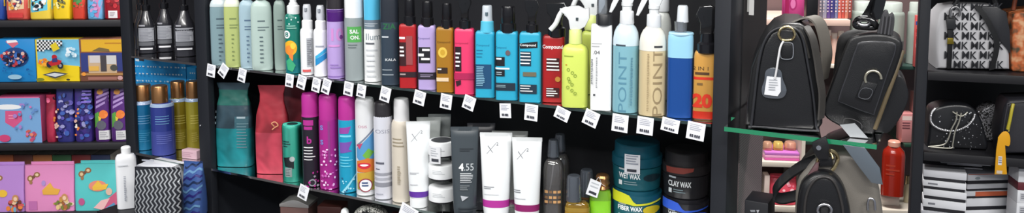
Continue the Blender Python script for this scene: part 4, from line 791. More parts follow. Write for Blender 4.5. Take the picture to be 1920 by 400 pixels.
# third shelf
GT = 'purple hanging packs on the third shelf'
tpack(-4, 78, 183, 270, 2, .085, 'toy_box', 'pale blue and pink box with a pink heart badge', 'box', None, 'box', (214, 90, 140), lambda a: (a.R(-3, 184, 77, 268, (120, 166, 214)), a.E(14, 201, 27, 5, W_), a.G([(10, 208), (40, 208), (42, 226), (26, 240), (10, 230)], (214, 88, 136)), a.N(16, 216, 36, 226, 2, (236, 150, 180), .4), S(a, 58, 252, 9, 11, 16, [(206, 96, 80), (190, 80, 120), (230, 140, 110)], 4, 21), a.E(10, 259, 11, 7, (206, 70, 120)), S(a, 50, 222, 24, 30, 14, [(170, 130, 200), (100, 140, 200), (206, 120, 180)], 4, 22)))
it = Box('toy_figure', 'small crimson toy peeping between heart box and purple packs', 'toy', 86, 104, 180, LU.row(95, .015, ZS[2]), ZS[2], 31, .04); it.pouch(M((170, 40, 70), .4, 0, 0, 'crinkle'), .4, 'bag'); a = it.art(); a.E(100, 186, 5, 4, (40, 26, 36)); a.E(86, 190, 4, 5, (240, 110, 150)); it.put(a)
def comp(a, x0, x1, s): S(a, x0+(x1-x0)*.5, 218, (x1-x0)*.45, 42, 46, [(40, 40, 110), (90, 80, 170), (60, 90, 170), (150, 150, 200), (36, 30, 70)], 5, s); S(a, x0+(x1-x0)*.18, 230, (x1-x0)*.14, 30, 12, [(230, 130, 60), (220, 180, 170), (240, 230, 220)], 3, s+1)
tpack(105, 138, 167, 266, 2, .04, 'toy_pack', 'dark blue toy pack beside the crimson toy', 'pack', GT, 'p', (52, 54, 130), lambda a: comp(a, 101, 137, 31), topw=.99)
tpack(139, 173, 166, 265, 2, .04, 'toy_pack', 'dark violet toy pack with lavender stripes', 'pack', GT, 'p', (66, 50, 130), lambda a: (comp(a, 142, 172, 33), a.N(152, 170, 172, 196, 4, (120, 100, 200), .5)), topw=.99)
def stripes(x0):
    def f(a):
        for i in range(4): a.G([(x0+2, 200-i*9), (x0+28, 186-i*7), (x0+28, 190-i*7), (x0+2, 205-i*9)], (170, 140, 200))
        a.E(x0+8, 174, 6, 5, (220, 150, 70)); a.G([(x0+1, 214), (x0+8, 210), (x0+12, 232), (x0+2, 240)], (90, 160, 70)); a.E(x0+17, 215, 8, 8, (230, 126, 56)); a.G([(x0+8, 218), (x0+14, 222), (x0+10, 232)], (230, 200, 70)); a.E(x0+14, 235, 9, 9, (96, 96, 110)); a.R(x0+10, 245, x0+29, 262, (214, 214, 216)); a.N(x0+12, 248, x0+27, 259, 3, (176, 176, 182), .4)
    return f
tpack(177, 205, 166, 266, 2, .035, 'toy_pack', 'purple and orange toy pack with white sticker, first of two alike', 'pack', GT, 'p', (86, 44, 120), stripes(176), topw=.99)
tpack(207, 238, 166, 264, 2, .035, 'toy_pack', 'purple and orange toy pack with white sticker next to the upright', 'pack', GT, 'p', (86, 44, 120), stripes(208), topw=.99)
# gift bags
def giftbag(px0, px1, pyt, pyb, col, label, art, D=.05):
    b = Box('gift_bag', label, 'gift bag', px0, px1, pyt, LU.row((px0+px1)/2, .015, ZS[3]), ZS[3], 31, D, 'pastel gift bags'); m = M(col, .3, 0, .2)
    P = [(0, 1, 1), (.02, 1, 1), (.5, 1, .8), (.9, 1, .42), (1, 1, .3)]; b.P = [(t*b.H, x*b.W/2, y*b.D/2, 9) for t, x, y in P]; link('bag', loft(b.P, 40), m, b.e)
    link('back_rim', box(-b.W*.40, b.W*.47, b.D*.08, b.D*.15, b.H*.9, b.H*1.06, .001), M([min(255, x*1.04+6) for x in col], .3), b.e)
    a = b.art(); art(a); b.put(a); return b
def bow(a, x, y): [a.E(x+dx, y+dy, rx, ry, c) for dx, dy, rx, ry, c in ((-6, 3, 6, 6, (150, 104, 70)), (-6, 3, 3.2, 3.2, (222, 196, 150)), (6, -4, 6, 5, (150, 104, 70)), (6, -4, 3.2, 2.6, (226, 204, 160)), (0, 0, 3, 3, (120, 80, 60)), (-4, 10, 3, 3.5, (160, 116, 80)))]
def bloom(a, x, y, cols, s): S(a, x, y, 15, 13, 26, cols, 5, s); a.E(x+2, y-14, 6, 7, (196, 140, 90)); a.E(x+2, y-13, 3.4, 4, (236, 200, 170))
giftbag(-30, 45, 314, 402, (184, 136, 208), 'lilac gift bag with a flower cluster, cut by the photo edge', lambda a: (bow(a, -10, 340), a.E(4, 364, 9, 7, (236, 190, 60)), bloom(a, 28, 386, [(206, 90, 90), (120, 60, 50), (236, 200, 160), (230, 130, 60), (110, 170, 200)], 41)))
giftbag(46, 139, 313, 400, (222, 140, 190), 'pink gift bag with gold bow and yellow splash', lambda a: (bow(a, 60, 334), a.G([(78, 358), (92, 344), (100, 354), (112, 356), (108, 366), (80, 366)], (226, 170, 70)), a.E(80, 345, 4, 5, (170, 140, 200)), a.R(54, 378, 70, 394, (190, 110, 170)), bloom(a, 120, 384, [(200, 150, 70), (230, 196, 140), (120, 130, 60), (236, 220, 190), (170, 100, 60)], 42)))
giftbag(140, 226, 311, 395, (92, 200, 200), 'turquoise gift bag with gold bow and red flowing figure', lambda a: (bow(a, 156, 326), a.E(182, 350, 17, 10, (226, 140, 120)), a.G([(172, 352), (182, 340), (190, 348), (202, 346), (198, 356), (174, 358)], (236, 190, 70)), a.E(153, 379, 6, 7, (190, 90, 140)), a.G([(186, 390), (196, 378), (218, 360), (222, 346), (223, 392), (210, 394)], (206, 96, 130)), a.E(204, 360, 6, 7, (226, 190, 170)), a.G([(176, 390), (190, 376), (206, 372), (194, 394)], (240, 190, 190)), a.G([(196, 392), (214, 380), (222, 394)], (90, 150, 190))))
BKC = [(180, 96, 50), (110, 60, 50), (190, 120, 70), (60, 110, 70), (150, 60, 60), (70, 80, 120)]
LB = ['orange book spine behind the lilac bag', 'maroon book spine behind the lilac bag', 'tan book spine behind the pink bag', 'green book spine behind the pink bag', 'red book spine behind the turquoise bag', 'navy book spine behind the turquoise bag']
for i in range(6):
    b = Box('book', LB[i], 'book', -4+i*36, 30+i*36, 292, LU.row(13+i*36, .1, ZS[3]), ZS[3], 31, .1, 'books behind the gift bags'); b.box(M((226, 220, 205), .6), .001, 'pages'); w = b.W
    link('cover', box(-w/2-.001, w/2+.001, -.052, -.047, 0, b.H+.002, .0008), M(BKC[i], .5), b.e); link('cover', box(-w/2-.001, w/2+.001, .047, .052, 0, b.H+.002, .0008), M(BKC[i], .5), b.e)
# ---------------------------------------------------------------- handbags beside the display
VB = -.08
uG0, ZG = CU.hit(1358, 238, VB); uG1 = CU.hit(1644, 272, VB)[0]
shelf_glass(CU, uG0, uG1, VB, -.001, ZG, .008, 'green edged glass shelf carrying two black handbags', GTOP, GEDGEB); g = bpy.data.objects['glass_shelf.005']
bpy.data.meshes.remove(g.data)
b = slab([(uG0, VB), (uG1, VB), (uG1, .20), (uR+.002, .20), (uR+.002, -.003), (uG0, -.003)], -.008, 0, 0); b.transform(Matrix(((1, 0, 0, 0), (0, 0, 1, 0), (0, 1, 0, 0), (0, 0, 0, 1)))); bmesh.ops.recalc_face_normals(b, faces=b.faces[:]); b.normal_update()
for f in b.faces: f.material_index = 0 if abs(f.normal.z) > .5 else 1
g = link('glass_shelf', b, [GTOP, GEDGEB]); g.location = CU.w(0, 0, ZG); tag_it(g, 'green edged glass shelf carrying two black handbags', 'shelf')
u0, z0 = CU.hit(1362, 244, -.03); u1, z1 = CU.hit(1390, 300, -.03)
br = link('shelf_bracket', box(uR-.002, uR+.022, -.055, .12, ZG-.066, ZG-.008, .002), M((22, 23, 27), .45)); tag_it(br, 'black block bracket holding up the green edged glass shelf', 'bracket')
ZG2 = ZG-.27
g = link('glass_shelf', box(uR+.002, uG1+.05, -.14, .2, -.008, 0), GTOP); g.location = CU.w(0, 0, ZG2); tag_it(g, 'clear glass shelf under the taupe sided handbag', 'shelf')
TAUPE = M((104, 100, 94), .5, 0, 0, 'leather'); STRAP = M((62, 60, 58), .42, 0, .1, 'leather'); DARKL = M((12, 13, 17), .4, 0, .2, 'leather')
# bag A
b = Box('handbag', 'black leather handbag seen end on, with a white price tag on a string', 'handbag', 1402, 1538, 46, 247, ZG, 11, .17)
outer = [(1404, 247), (1397, 238), (1400, 190), (1408, 130), (1420, 98), (1434, 72), (1450, 54), (1472, 45), (1500, 46), (1520, 58), (1531, 82), (1539, 130), (1544, 190), (1543, 236), (1536, 247)]
inner = [(1412, 246), (1409, 236), (1415, 180), (1422, 122), (1431, 84), (1446, 60), (1470, 51), (1494, 56), (1506, 76), (1515, 122), (1525, 180), (1530, 236), (1526, 246)]
b.o('body', outer, .012, .17, LEATHER, .014, 4); b.o('end_panel', inner, 0, .03, DARKL, .010, 4)
b.t('piping', inner, .0022, M((40, 41, 45), .35), True, sub=4); b.t('gathered_edge', [(1428, 96, .008), (1440, 72, .008), (1455, 58, .008)], .004, PATENT); b.t('gathered_edge', [(1498, 58, .006), (1508, 76, .006), (1517, 110, .006)], .003, STRAP)
L = [(1475+15*math.cos(math.radians(t)), 64-15*math.sin(math.radians(t)), -.008) for t in range(-10, 191, 15)]; b.t('d_ring', L+[(1466, 74, -.004), (1484, 74, -.004)], .0022, GOLD, True, sub=3)
T = [(1467, 80), (1483, 80), (1487, 86), (1487, 104), (1482, 110), (1468, 110), (1463, 104), (1463, 86)]; tb = b.o('ring_tab', [(x, y) for x, y in T], -.004, .004, DARKL, .0015); b.t('tab_stitching', [(x, y, -.0045) for x, y in T], .0009, M((110, 114, 122), .5), True, tb, 4)
b.r('shoulder_strap', [(1494, 47, .05), (1520, 38, .05), (1538, 48, .05), (1548, 76, .05), (1553, 112, .05), (1549, 140, .05), (1545, 160, .05)], .045, TAUPE, (.35, .8, 0))
b.r('shoulder_strap', [(1512, 52, .02), (1524, 72, .0), (1532, 110, -.002), (1537, 146, -.004), (1541, 172, -.004), (1541, 196, -.004), (1539, 222, -.004)], .018, STRAP, (.5, .8, .1))
r_ = b.o('security_disc', curve2([(1450, 126), (1464, 132), (1468, 148), (1475, 168), (1468, 182), (1450, 184), (1432, 180), (1428, 166), (1433, 150), (1436, 132)], 4), -.006, -.003, SMOKE, .0008)
tg = b.o('price_tag', [(1438, 142), (1464, 144), (1464, 170), (1458, 179), (1433, 176)], -.0075, -.0065, M((212, 214, 218), .5), 0); a = FaceArt(b); a.N(1442, 148, 1460, 170, 5, (160, 164, 170), .4); b.put(a, 'small_print', tg, off=.0076)
b.t('tag_string', [(1469, 76, -.006), (1463, 88, -.008), (1459, 110, -.009), (1456, 130, -.009), (1453, 146, -.008)], .0018, M((206, 206, 208), .4)); 
# bag B
b = Box('handbag', 'leaning black sling handbag with a pale D ring and a hanging blank card', 'handbag', 1546, 1690, 62, 257, ZG, 6, .10)
b.o('body', curve2([(1543, 208), (1549, 188), (1566, 140), (1586, 88), (1598, 72), (1625, 66), (1660, 66), (1684, 74), (1693, 88), (1686, 118), (1668, 170), (1648, 232), (1636, 258), (1622, 262), (1585, 246), (1550, 226)], 3), .012, .10, LEATHER, .012, 4)
fp = [(1574, 184), (1592, 132), (1606, 92), (1616, 80), (1668, 80), (1678, 92), (1662, 140), (1640, 206), (1632, 212), (1580, 192)]
b.o('front_pocket', curve2(fp, 3), -.004, .03, DARKL, .008, 3); b.t('piping', [(x, y, -.002) for x, y in fp], .0018, M((46, 47, 52), .35), True, sub=4)
b.t('side_zip', [(1694, 100, .03), (1680, 138, .02), (1662, 186, .015), (1640, 246, .015)], .0042, M((96, 84, 62), .45))
L = [(1637+15*math.cos(math.radians(t+18)), 146-15*math.sin(math.radians(t+18)), -.010) for t in range(-20, 201, 15)]; b.t('d_ring', L, .0022, M((206, 200, 180), .25, .9), False, sub=3)
tb = b.o('ring_tab', [(1618, 150), (1646, 156), (1632, 190), (1604, 182)], -.008, .0, DARKL, .002); b.t('tab_stitching', [(1618, 164, -.0085), (1636, 168, -.0085), (1628, 184, -.0085), (1610, 180, -.0085)], .0008, M((60, 62, 68), .5), True, tb, 3)
b.o('side_pouch', curve2([(1676, 158), (1690, 150), (1701, 166), (1705, 192), (1694, 222), (1670, 256), (1650, 262), (1640, 256), (1654, 216)], 4), .035, .10, DARKL, .012, 4)
h = [(1640, 92), (1648, 52), (1656, 26), (1664, 22), (1668, 30), (1674, 27), (1678, 36), (1676, 60), (1668, 92)]; b.o('handle', curve2(h, 3), .02, .035, M((50, 50, 54), .5, 0, 0, 'leather'), .004)
for x in (1653, 1660, 1667): b.t('handle_rib', [(x-4, 88, .017), (x+1, 55, .017), (x+4, 32, .017)], .0018, M((66, 66, 70), .5))
b.o('brand_plate', [(1662, 92), (1676, 95), (1673, 108), (1659, 104)], .006, .010, M((132, 132, 132), .45), .0008)
b.r('patent_strap', [(1656, -40, .05), (1646, 0, .05), (1634, 24, .05), (1618, 42, .04)], .022, PATENT, (.9, .5, .2), .004); b.r('patent_strap', [(1660, -40, .05), (1652, 0, .05), (1646, 26, .05), (1640, 44, .045)], .022, PATENT, (.8, .6, .2), .004)
b.t('silver_clip', [(1609, 46, .03), (1614, 50, .025), (1624, 51, .025), (1631, 48, .03), (1638, 46, .03)], .0035, STEEL); b.t('clip_swivel', [(1606, 44, .035), (1614, 39, .03), (1630, 40, .03), (1640, 48, .03), (1640, 56, .035), (1606, 54, .035)], .0055, PATENT, True)
b.t('rolled_strap', [(1566, 200, .055), (1572, 160, .06), (1577, 112, .06), (1584, 82, .05), (1606, 74, .05), (1626, 78, .05), (1636, 92, .045)], .011, M((20, 20, 22), .7, 0, 0, 'leather'))
tg = b.o('blank_card', [(1575, 231), (1603, 228), (1628, 256), (1594, 256)], -.014, -.013, M((150, 154, 158), .5), 0); b.t('card_string', [(1581, 231, -.013), (1584, 221, -.01), (1600, 222, -.009), (1614, 230, -.01), (1616, 238, -.012)], .0009, M((40, 40, 42), .5))
# bag C
b = Box('handbag', 'black and taupe handbag hung below the green edged shelf with a gold clasp', 'handbag', 1490, 1600, 318, CU.row(1545, -.10, ZG2), ZG2, 8, .16)
YB = CU.row(1545, -.10, ZG2)-1
b.o('body', curve2([(1488, YB), (1489, 420), (1493, 356), (1512, 326), (1532, 310), (1560, 306), (1585, 298), (1612, 306), (1640, 340), (1656, 400), (1664, YB-6), (1600, YB)], 3), .03, .16, TAUPE, .012, 4)
b.o('front_panel', curve2([(1490, YB), (1492, 420), (1498, 360), (1512, 338), (1534, 326), (1560, 330), (1578, 348), (1590, 380), (1597, 430), (1600, YB)], 3), .0, .05, DARKL, .012, 4)
ip = [(1508, YB), (1508, 420), (1512, 368), (1526, 340), (1546, 332), (1564, 342), (1576, 372), (1582, 420), (1584, YB)]; b.t('piping', [(x, y, -.001) for x, y in ip], .0022, M((44, 42, 42), .4)); b.o('plum_facing', [(1514, 336), (1530, 312), (1536, 312), (1534, 326), (1520, 340)], .02, .032, M((92, 66, 70), .5), .002)
L = [(1546+13*math.cos(math.radians(t)), 392-11*math.sin(math.radians(t)), -.008) for t in range(-30, 211, 15)]; b.t('d_ring', L, .0024, STEEL, False, sub=3); b.o('ring_tab', [(1539, 388), (1553, 388), (1553, 402), (1539, 402)], -.004, .004, M((36, 36, 38), .5), .001)
b.t('gold_ring', [(1556, 284, .004), (1566, 290, .01), (1571, 304, .02), (1566, 318, .02), (1560, 326, .02)], .0032, GOLD); b.t('gold_hook', [(1533, 322, .03), (1532, 310, .028), (1540, 300, .028), (1556, 296, .03), (1562, 306, .025)], .0026, GOLD)
b.o('clasp_strap', [(1522, 270), (1548, 258), (1556, 280), (1554, 302), (1534, 302), (1524, 286)], .008, .014, DARKL, .002); b.t('snap_stud', [(1535, 279, .004), (1535, 279.5, .009)], .004, STEEL, smoothed=False)
b.o('ring_lug', [(1536, 300), (1560, 300), (1562, 318), (1536, 320)], .02, .04, DARKL, .003)
b.r('loop_strap', [(1528, 316, .05), (1500, 328, .05), (1472, 348, .05), (1453, 368, .05), (1448, 384, .05), (1464, 390, .05), (1494, 384, .05)], .022, DARKL, (-.1, .8, .55), .004)
b.o('clear_flap', [(1580, 274), (1622, 280), (1650, 318), (1656, 350), (1634, 346), (1612, 318)], .008, .011, glass((112, 124, 136), .25, .2, .5), .0008)
b.t('side_buckle', [(1628, 402, .02), (1628, 388, .02), (1632, 380, .02), (1640, 384, .02), (1642, 402, .02)], .002, STEEL)
# small black box at the foot of the weave panel
b = Box('small_box', 'small black box at the foot of the woven end panel', 'box', 1392, 1436, 379, CU.row(1414, -.07, ZG2), ZG2, 0, .06); b.box(BLK); a = b.art(); a.G([(1406, 394), (1416, 394), (1416, 398), (1408, 398)], (120, 124, 130)); a.G([(1418, 394), (1424, 394), (1421, 401)], (150, 152, 158)); b.put(a)
# ---------------------------------------------------------------- black shelving at the right
_o = at_depth(1736, 200, 2.0); RU = Frame(_o.x, _o.y, 12)
ZR = [RU.hit(1820, 133, .04)[1], RU.hit(1820, 284, .04)[1]]; ZR.append(ZR[1]-.29)
ru = thing('accessory_shelving', 'black shelving holding the monogram handbag and piles of white boxes', 'shelving', RU.w(.25, .15, 0), RU.a)
uP = RU.hit(1716, 200, 0)[0]
link('upright', inv(fbox(RU, uP, 0, 0, .03, 0, 2.3, .001), ru), PANEL, ru)
_k = [RU.hit(1724, 200, v)[0] for v in (.032, .35)]
def board(z):
    b = slab([(.001, 0), (.8, 0), (.8, .35), (_k[1], .35), (_k[0]+.003, .032), (.001, .032)], z-.02, z, .001); b.transform(Matrix(((1, 0, 0, 0), (0, 0, 1, 0), (0, 1, 0, 0), (0, 0, 0, 1)))); bmesh.ops.recalc_face_normals(b, faces=b.faces[:])
    b.transform(Matrix.Translation(RU.o) @ Matrix.Rotation(RU.a, 4, 'Z')); return b
for z in ZR: link('shelf_board', inv(board(z), ru), M((20, 20, 25), .5), ru)
link('back_panel', inv(fbox(RU, RU.hit(1722, 200, .36)[0], .8, .36, .38, 0, 2.3), ru), PANELIN, ru)
link('shelf_board', inv(board(ZR[0]+.23), ru), M((20, 20, 25), .5), ru)
# monogram bag
b = Box('handbag', 'grey and white monogram handbag with black letters and black straps', 'handbag', 1757, 1894, 11, RU.row(1825, .04, ZR[0]), ZR[0], 14, .1)
ol = [(1757, 131), (1755, 100), (1755, 60), (1762, 26), (1774, 14), (1800, 10), (1868, 12), (1886, 22), (1893, 60), (1894, 131)]
b.o('body', ol, 0, .1, M((186, 186, 190), .55), .008, 3); a = b.art()
for r, y in enumerate((13, 31, 49, 67, 85, 103, 121)):
    x = 1760 + 8+(r % 2)*16
    while x < 1888:
        if 1757 < x-11 and x+11 < 1892 and not (y < 20 and x < 1776): a.T('MK', x, y, 14.5, (30, 31, 36), w=28, bold=.012)
        x += 33
b.put(a, 'monogram', off=.0004)
b.o('side_pocket', [(1838, 12), (1868, 12), (1886, 22), (1893, 60), (1894, 100), (1868, 70)], -.006, .01, M((32, 33, 38), .4, 0, .1, 'leather'), .003)
b.r('diagonal_strap', [(1830, 11, -.008), (1850, 40, -.012), (1866, 80, -.012), (1858, 130, -.006)], .012, LEATHER, (.9, -.1, .3)); b.o('front_strap', [(1773, 30), (1788, 30), (1786, 70), (1783, 129), (1774, 129), (1776, 70)], -.006, .0, LEATHER, .002)
b.t('clasp', [(1780, 32, -.008), (1781, 18, -.009), (1790, 12, -.009), (1798, 18, -.009), (1796, 30, -.008)], .003, M((150, 150, 152), .3, .8)); b.o('padlock', [(1775, 70), (1785, 70), (1787, 82), (1774, 82)], -.011, -.005, M((150, 132, 50), .3, .8), .0015); b.o('lock_body', [(1772, 34), (1790, 34), (1790, 54), (1774, 54)], -.012, -.004, M((36, 38, 42), .4), .002)
b.t('handle', [(1796, 12, .03), (1810, -12, .03), (1840, -22, .03), (1866, -10, .03), (1876, 14, .03)], .006, LEATHER); b.t('gold_stud', [(1837, 20, -.007), (1837, 20.5, -.003)], .004, GOLD, smoothed=False)
b = Box('handbag', 'orange floral patterned handbag cut by the photo edge', 'handbag', 1891, 1990, 20, RU.row(1930, .05, ZR[0]), ZR[0], 14, .1); b.o('body', curve2([(1900, 138), (1898, 90), (1900, 36), (1908, 24), (1976, 18), (1990, 40), (1992, 138), (1940, 143)], 4), 0, .1, M((186, 96, 48), .6, 0, 0, 'floral'), .012, 3); b.t('handle', [(1910, 22, .04), (1920, -10, .04), (1950, -14, .04), (1964, 20, .04)], .005, M((120, 60, 36), .5))
# evening bags
b = Box('evening_bag', 'black sparkling evening bag with a silver bead chain', 'handbag', 1742, 1850, 196, RU.row(1796, .05, ZR[1]), ZR[1], 14, .07); m = M((24, 25, 29), .35, 0, .2, 'leather')
b.o('body', curve2([(1744, 284), (1742, 250), (1746, 216), (1758, 202), (1790, 196), (1820, 200), (1836, 216), (1848, 250), (1850, 284), (1800, 286)], 4), 0, .07, m, .012, 3); a = b.art(); R = random.Random(5)
for i in range(70): x, y = R.uniform(1756, 1840), R.uniform(206, 278); a.E(x, y, *(2*[R.choice((.6, .8, 1.2))]), R.choice([(150, 152, 158), (90, 92, 98), (200, 202, 208)]))
b.put(a, 'sparkles', off=.0005)
P = [(p.x, p.z) for p in spline([Vector((x, 0, y)) for x, y in [(1752, 203), (1745, 212), (1744, 226), (1752, 236), (1768, 243), (1790, 244), (1810, 236), (1822, 224), (1826, 214)]], 6)]
bb = bmesh.new(); 
for i in range(0, len(P)):
    x, z = b.f(*P[i]); c = bmesh.new(); bmesh.ops.create_uvsphere(c, u_segments=8, v_segments=6, radius=.0031); c.transform(Matrix.Translation((x, -.035-.008, z))); join(bb, c)
link('bead_chain', smooth(bb, True, 80), M((206, 206, 210), .22, .85), b.e)
for L in ([(1792, 208), (1790, 224), (1782, 240), (1774, 262), (1764, 270), (1738, 273)], [(1800, 210), (1796, 226), (1788, 246), (1784, 268), (1780, 276), (1742, 275)]): b.t('silver_cord', [(x, y, -.012) for x, y in L], .0017, M((190, 188, 176), .3, .6))
b.t('silver_cord', [(1784, 208, -.01), (1800, 216, -.012), (1812, 209, -.01)], .0015, M((190, 188, 176), .3, .6))
b = Box('evening_bag', 'grey glitter evening bag between the beaded and plain black bags', 'handbag', 1838, 1884, 196, RU.row(1860, .15, ZR[1]), ZR[1], 14, .05); b.o('body', curve2([(1840, 270), (1838, 216), (1852, 200), (1866, 196), (1880, 206), (1885, 240), (1884, 270)], 4), 0, .05, M((128, 128, 132), .4, .3, 0, 'speckle'), .01, 3); b.t('frame_rim', [(1840, 216, .01), (1852, 201, .01), (1866, 197, .01), (1880, 206, .01)], .002, STEEL)
b = Box('handbag', 'plain dark handbag with a yellow ticket hanging from its zip', 'handbag', 1877, 1990, 186, RU.row(1930, .012, ZR[1]), ZR[1], 12, .09); b.o('body', [(1878, 290), (1876, 250), (1884, 200), (1892, 188), (1970, 184), (1986, 198), (1992, 288)], 0, .09, M((40, 40, 46), .42, 0, .1, 'leather'), .010, 3)
b.t('piping', [(1882, 284, -.001), (1881, 250, -.001), (1888, 204, -.001), (1896, 193, -.001), (1966, 190, -.001)], .0018, M((60, 60, 66), .4))
b.t('zip_cord', [(1897, 193, -.012), (1893, 206, -.016), (1890, 222, -.016), (1886, 240, -.015)], .0036, M((176, 164, 50), .4)); b.t('zip_cord', [(1899, 193, -.008), (1895, 215, -.010), (1888, 244, -.014)], .0015, M((196, 180, 70), .4))
q = b.o('yellow_ticket', curve2([(1866, 258), (1874, 244), (1884, 243), (1889, 254), (1886, 270)], 3)[:-1]+[(1883, 322), (1860, 322), (1863, 276)], -.024, -.021, M((222, 160, 24), .45), .0008, clamp=-1); a = FaceArt(b); F = lambda x0, y0, x1, y1, c: a.rect(b.f(x0, y1)[0], b.f(x0, y1)[1], b.f(x1, y0)[0], b.f(x0, y0)[1], c); F(1866, 288, 1874, 304, (222, 218, 214)); [F(1867, y, 1873, y+2, (130, 130, 150)) for y in (290, 294, 298)]; F(1863, 314, 1874, 320, (206, 190, 170)); b.put(a, 'ticket_print', q, off=.0241)
# white boxes
ZF = ZR[2]
def pile(pxa, pxb, rows, base_py, rz, D, specs):
    z = ZF; hs = None
    t = Box('probe', 'p', 'p', pxa, pxb, rows[-1], base_py, ZF, rz, D); zs = [ZF+t.f((pxa+pxb)/2, r)[1] for r in rows]; A, O = t.A.copy(), t.O.copy(); bpy.data.objects.remove(t.e)
    prev = ZF
    for i, (sp, zt) in enumerate(zip(specs, zs)):
        if zt < prev+.007: continue
        b = Box('accessory_box', sp[0], 'box', pxa+sp[2], pxb+sp[2], rows[i], base_py, ZF, rz+sp[3], D, 'flat white accessory boxes'); b.e.location = (b.e.location.x, b.e.location.y, prev+.0004); H = zt-prev-.0004
        w = b.W; c = sp[1]; link('gap_shade', box(-w/2+.002, w/2-.002, -D/2+.002, D/2-.002, 0, H*.4, .0006), M((34, 34, 40), .5), b.e); link('lid', box(-w/2, w/2, -D/2, D/2, H*.32, H, .0008), M(c, .45), b.e)  # dark inset base paints the shaded gap between stacked boxes
        a = Art(); (sp[4](a, w, H) if len(sp) > 4 else None)
        if a.L: a.build('lid_print', b.e, lambda x, zz, o: Vector((x, -D/2-o, zz)))
        prev = zt
    return prev
VW, VG = (224, 226, 231), (186, 188, 194)
base = RU.row(1765, .03, ZF)
NL = lambda a, w, H: a.lines(-w*.38, -w*.12, H*.72, H*.5, 1, (120, 122, 130), .8)
topL = pile(1722, 1803, (500, 472, 446, 421, 398, 376, 357, 340, 321), base, 4, .055, [('grey white flat box at the very bottom of the pile beside the black upright', VG, 2, 0), ('white flat box second from the bottom of the pile beside the black upright', VW, 0, 1), ('white flat box third from the bottom of the pile beside the black upright', VW, 2, 0), ('white flat box fourth from the bottom of the pile beside the black upright', VG, 0, 2), ('grey lidded flat box low in the pile beside the black upright', VG, 0, 0), ('white flat box fourth down the pile beside the black upright', VW, 2, 1, NL), ('white flat box third down the pile beside the black upright', VW, 2, 0), ('white flat box with dark print second down the pile beside the black upright', VW, 0, 1, NL), ('greyish white flat box on top of the pile beside the black upright', (206, 208, 214), 0, 2)])
topR = pile(1806, 1889, (496, 468, 441, 417, 394, 372, 358, 345, 325), RU.row(1850, .122, ZF), 33, .055, [('white flat box at the very bottom of the angled pile', VW, 0, 0), ('white flat box second from the bottom of the angled pile', VW, -2, 1), ('white flat box third from the bottom of the angled pile', VW, 0, 0), ('grey white flat box fourth from the bottom of the angled pile', VG, -2, 0), ('white flat box low in the angled pile with small print', VW, -1, 1, lambda a, w, H: a.lines(w*.2, w*.42, H*.6, H*.4, 1, (150, 152, 160), .8)), ('white flat box fourth down the angled pile', VW, 0, 0), ('flat white box with an orange side third down the angled pile', VW, -1, 0, lambda a, w, H: a.rect(-w*.3, H*.3, w*.49, H*.92, (206, 104, 70))), ('white flat box second down the angled pile', VW, 0, 1), ('white flat box with red edge on top of the angled pile', VW, 0, 0, lambda a, w, H: (a.rect(-w*.49, H*.88, w*.2, H*.96, (200, 110, 90)), a.ell(-w*.28, H*.55, w*.06, H*.13, (150, 160, 166)))) ])
b = Box('accessory_box', 'pale grey flat box lying across the tops of both white piles', 'box', 1764, 1858, 300, RU.row(1811, .105, max(topL, topR)), max(topL, topR), 14, .05); b.box(M((170, 172, 178), .5), .001, 'carton'); a = b.art(); a.N(1776, 304, 1846, 320, 3, (186, 188, 194), .3, .1); b.put(a)
def edgepile():
    z = ZF; t = Box('probe', 'p', 'p', 1896, 1990, 300, RU.row(1940, .04, ZF), ZF, 18, .06)
    z = ZF
    for py, lb, c in ((470, 'white carton at the foot of the edge pile', VG), (410, 'plain white carton second in the edge pile', VW), (381, 'white carton with a printed panel above it in the edge pile', VW), (357, 'white carton with a printed panel below the maroon box', VW), (342, 'maroon flat box near the photo edge', (96, 32, 44)), (316, 'white carton on the maroon box at the photo edge', VW)):
        zt = ZF+t.f(1910, py)[1]; b = Box('carton', lb, 'carton', 1898, 1990, py, RU.row(1940, .04, ZF), ZF, 18, .06, 'cartons piled at the photo edge'); b.e.location.z = z+.0004; H = zt-z-.0004; link('carton_body', box(-b.W/2, b.W/2, -.03, .03, 0, H, .001), M(c, .5), b.e)
        if 'printed' in lb: a = Art(); x = -b.W/2; a.rect(x+.006, H*.2, x+.028, H*.8, (196, 198, 204)); a.lines(x+.008, x+.026, H*.7, H*.3, 3, (120, 122, 130), .5); a.build('side_print', b.e, lambda x, zz, o: Vector((x, -.03-o, zz)))
        z = zt
    bpy.data.objects.remove(t.e)
edgepile()
# ---------------------------------------------------------------- shelves seen beyond the handbags
_o = at_depth(1420, 200, 3.1); BG = Frame(_o.x, _o.y, 22)
ZK = {k: BG.hit(px, py, .02)[1] for k, px, py in (('a', 1560, 36), ('b', 1660, 122), ('d', 1465, 302), ('e', 1465, 384), ('c', 1700, 268))}
bk = thing('cosmetics_shelving', 'pale shelving of cosmetics and books beyond the handbags', 'shelving', BG.w(.35, .15, 0), BG.a)
U = lambda px: BG.hit(px, 200, 0)[0]
PALE = M((214, 204, 190), .5); PINKW = M((104, 84, 84), .55)
link('shelf_board', inv(fbox(BG, U(1400), U(1588), 0, .28, ZK['a']-.022, ZK['a'], .001), bk), M((222, 190, 176), .5), bk); link('shelf_board', inv(fbox(BG, U(1400), U(1506), 0, .28, ZK['d']-.018, ZK['d'], .001), bk), PALE, bk)
link('shelf_board', inv(fbox(BG, U(1400), U(1760), 0, .28, ZK['e']-.022, ZK['e'], .001), bk), PALE, bk); link('shelf_board', inv(fbox(BG, U(1591), U(1780), 0, .28, ZK['b']-.012, ZK['b'], .001), bk), M((46, 70, 64), .3), bk); [link('shelf_board', inv(fbox(BG, U(x0), U(x1), 0, .28, ZK['c']-.012, ZK['c'], .001), bk), M((38, 66, 54), .3), bk) for x0, x1 in ((1513, 1640), (1700, 1780))]
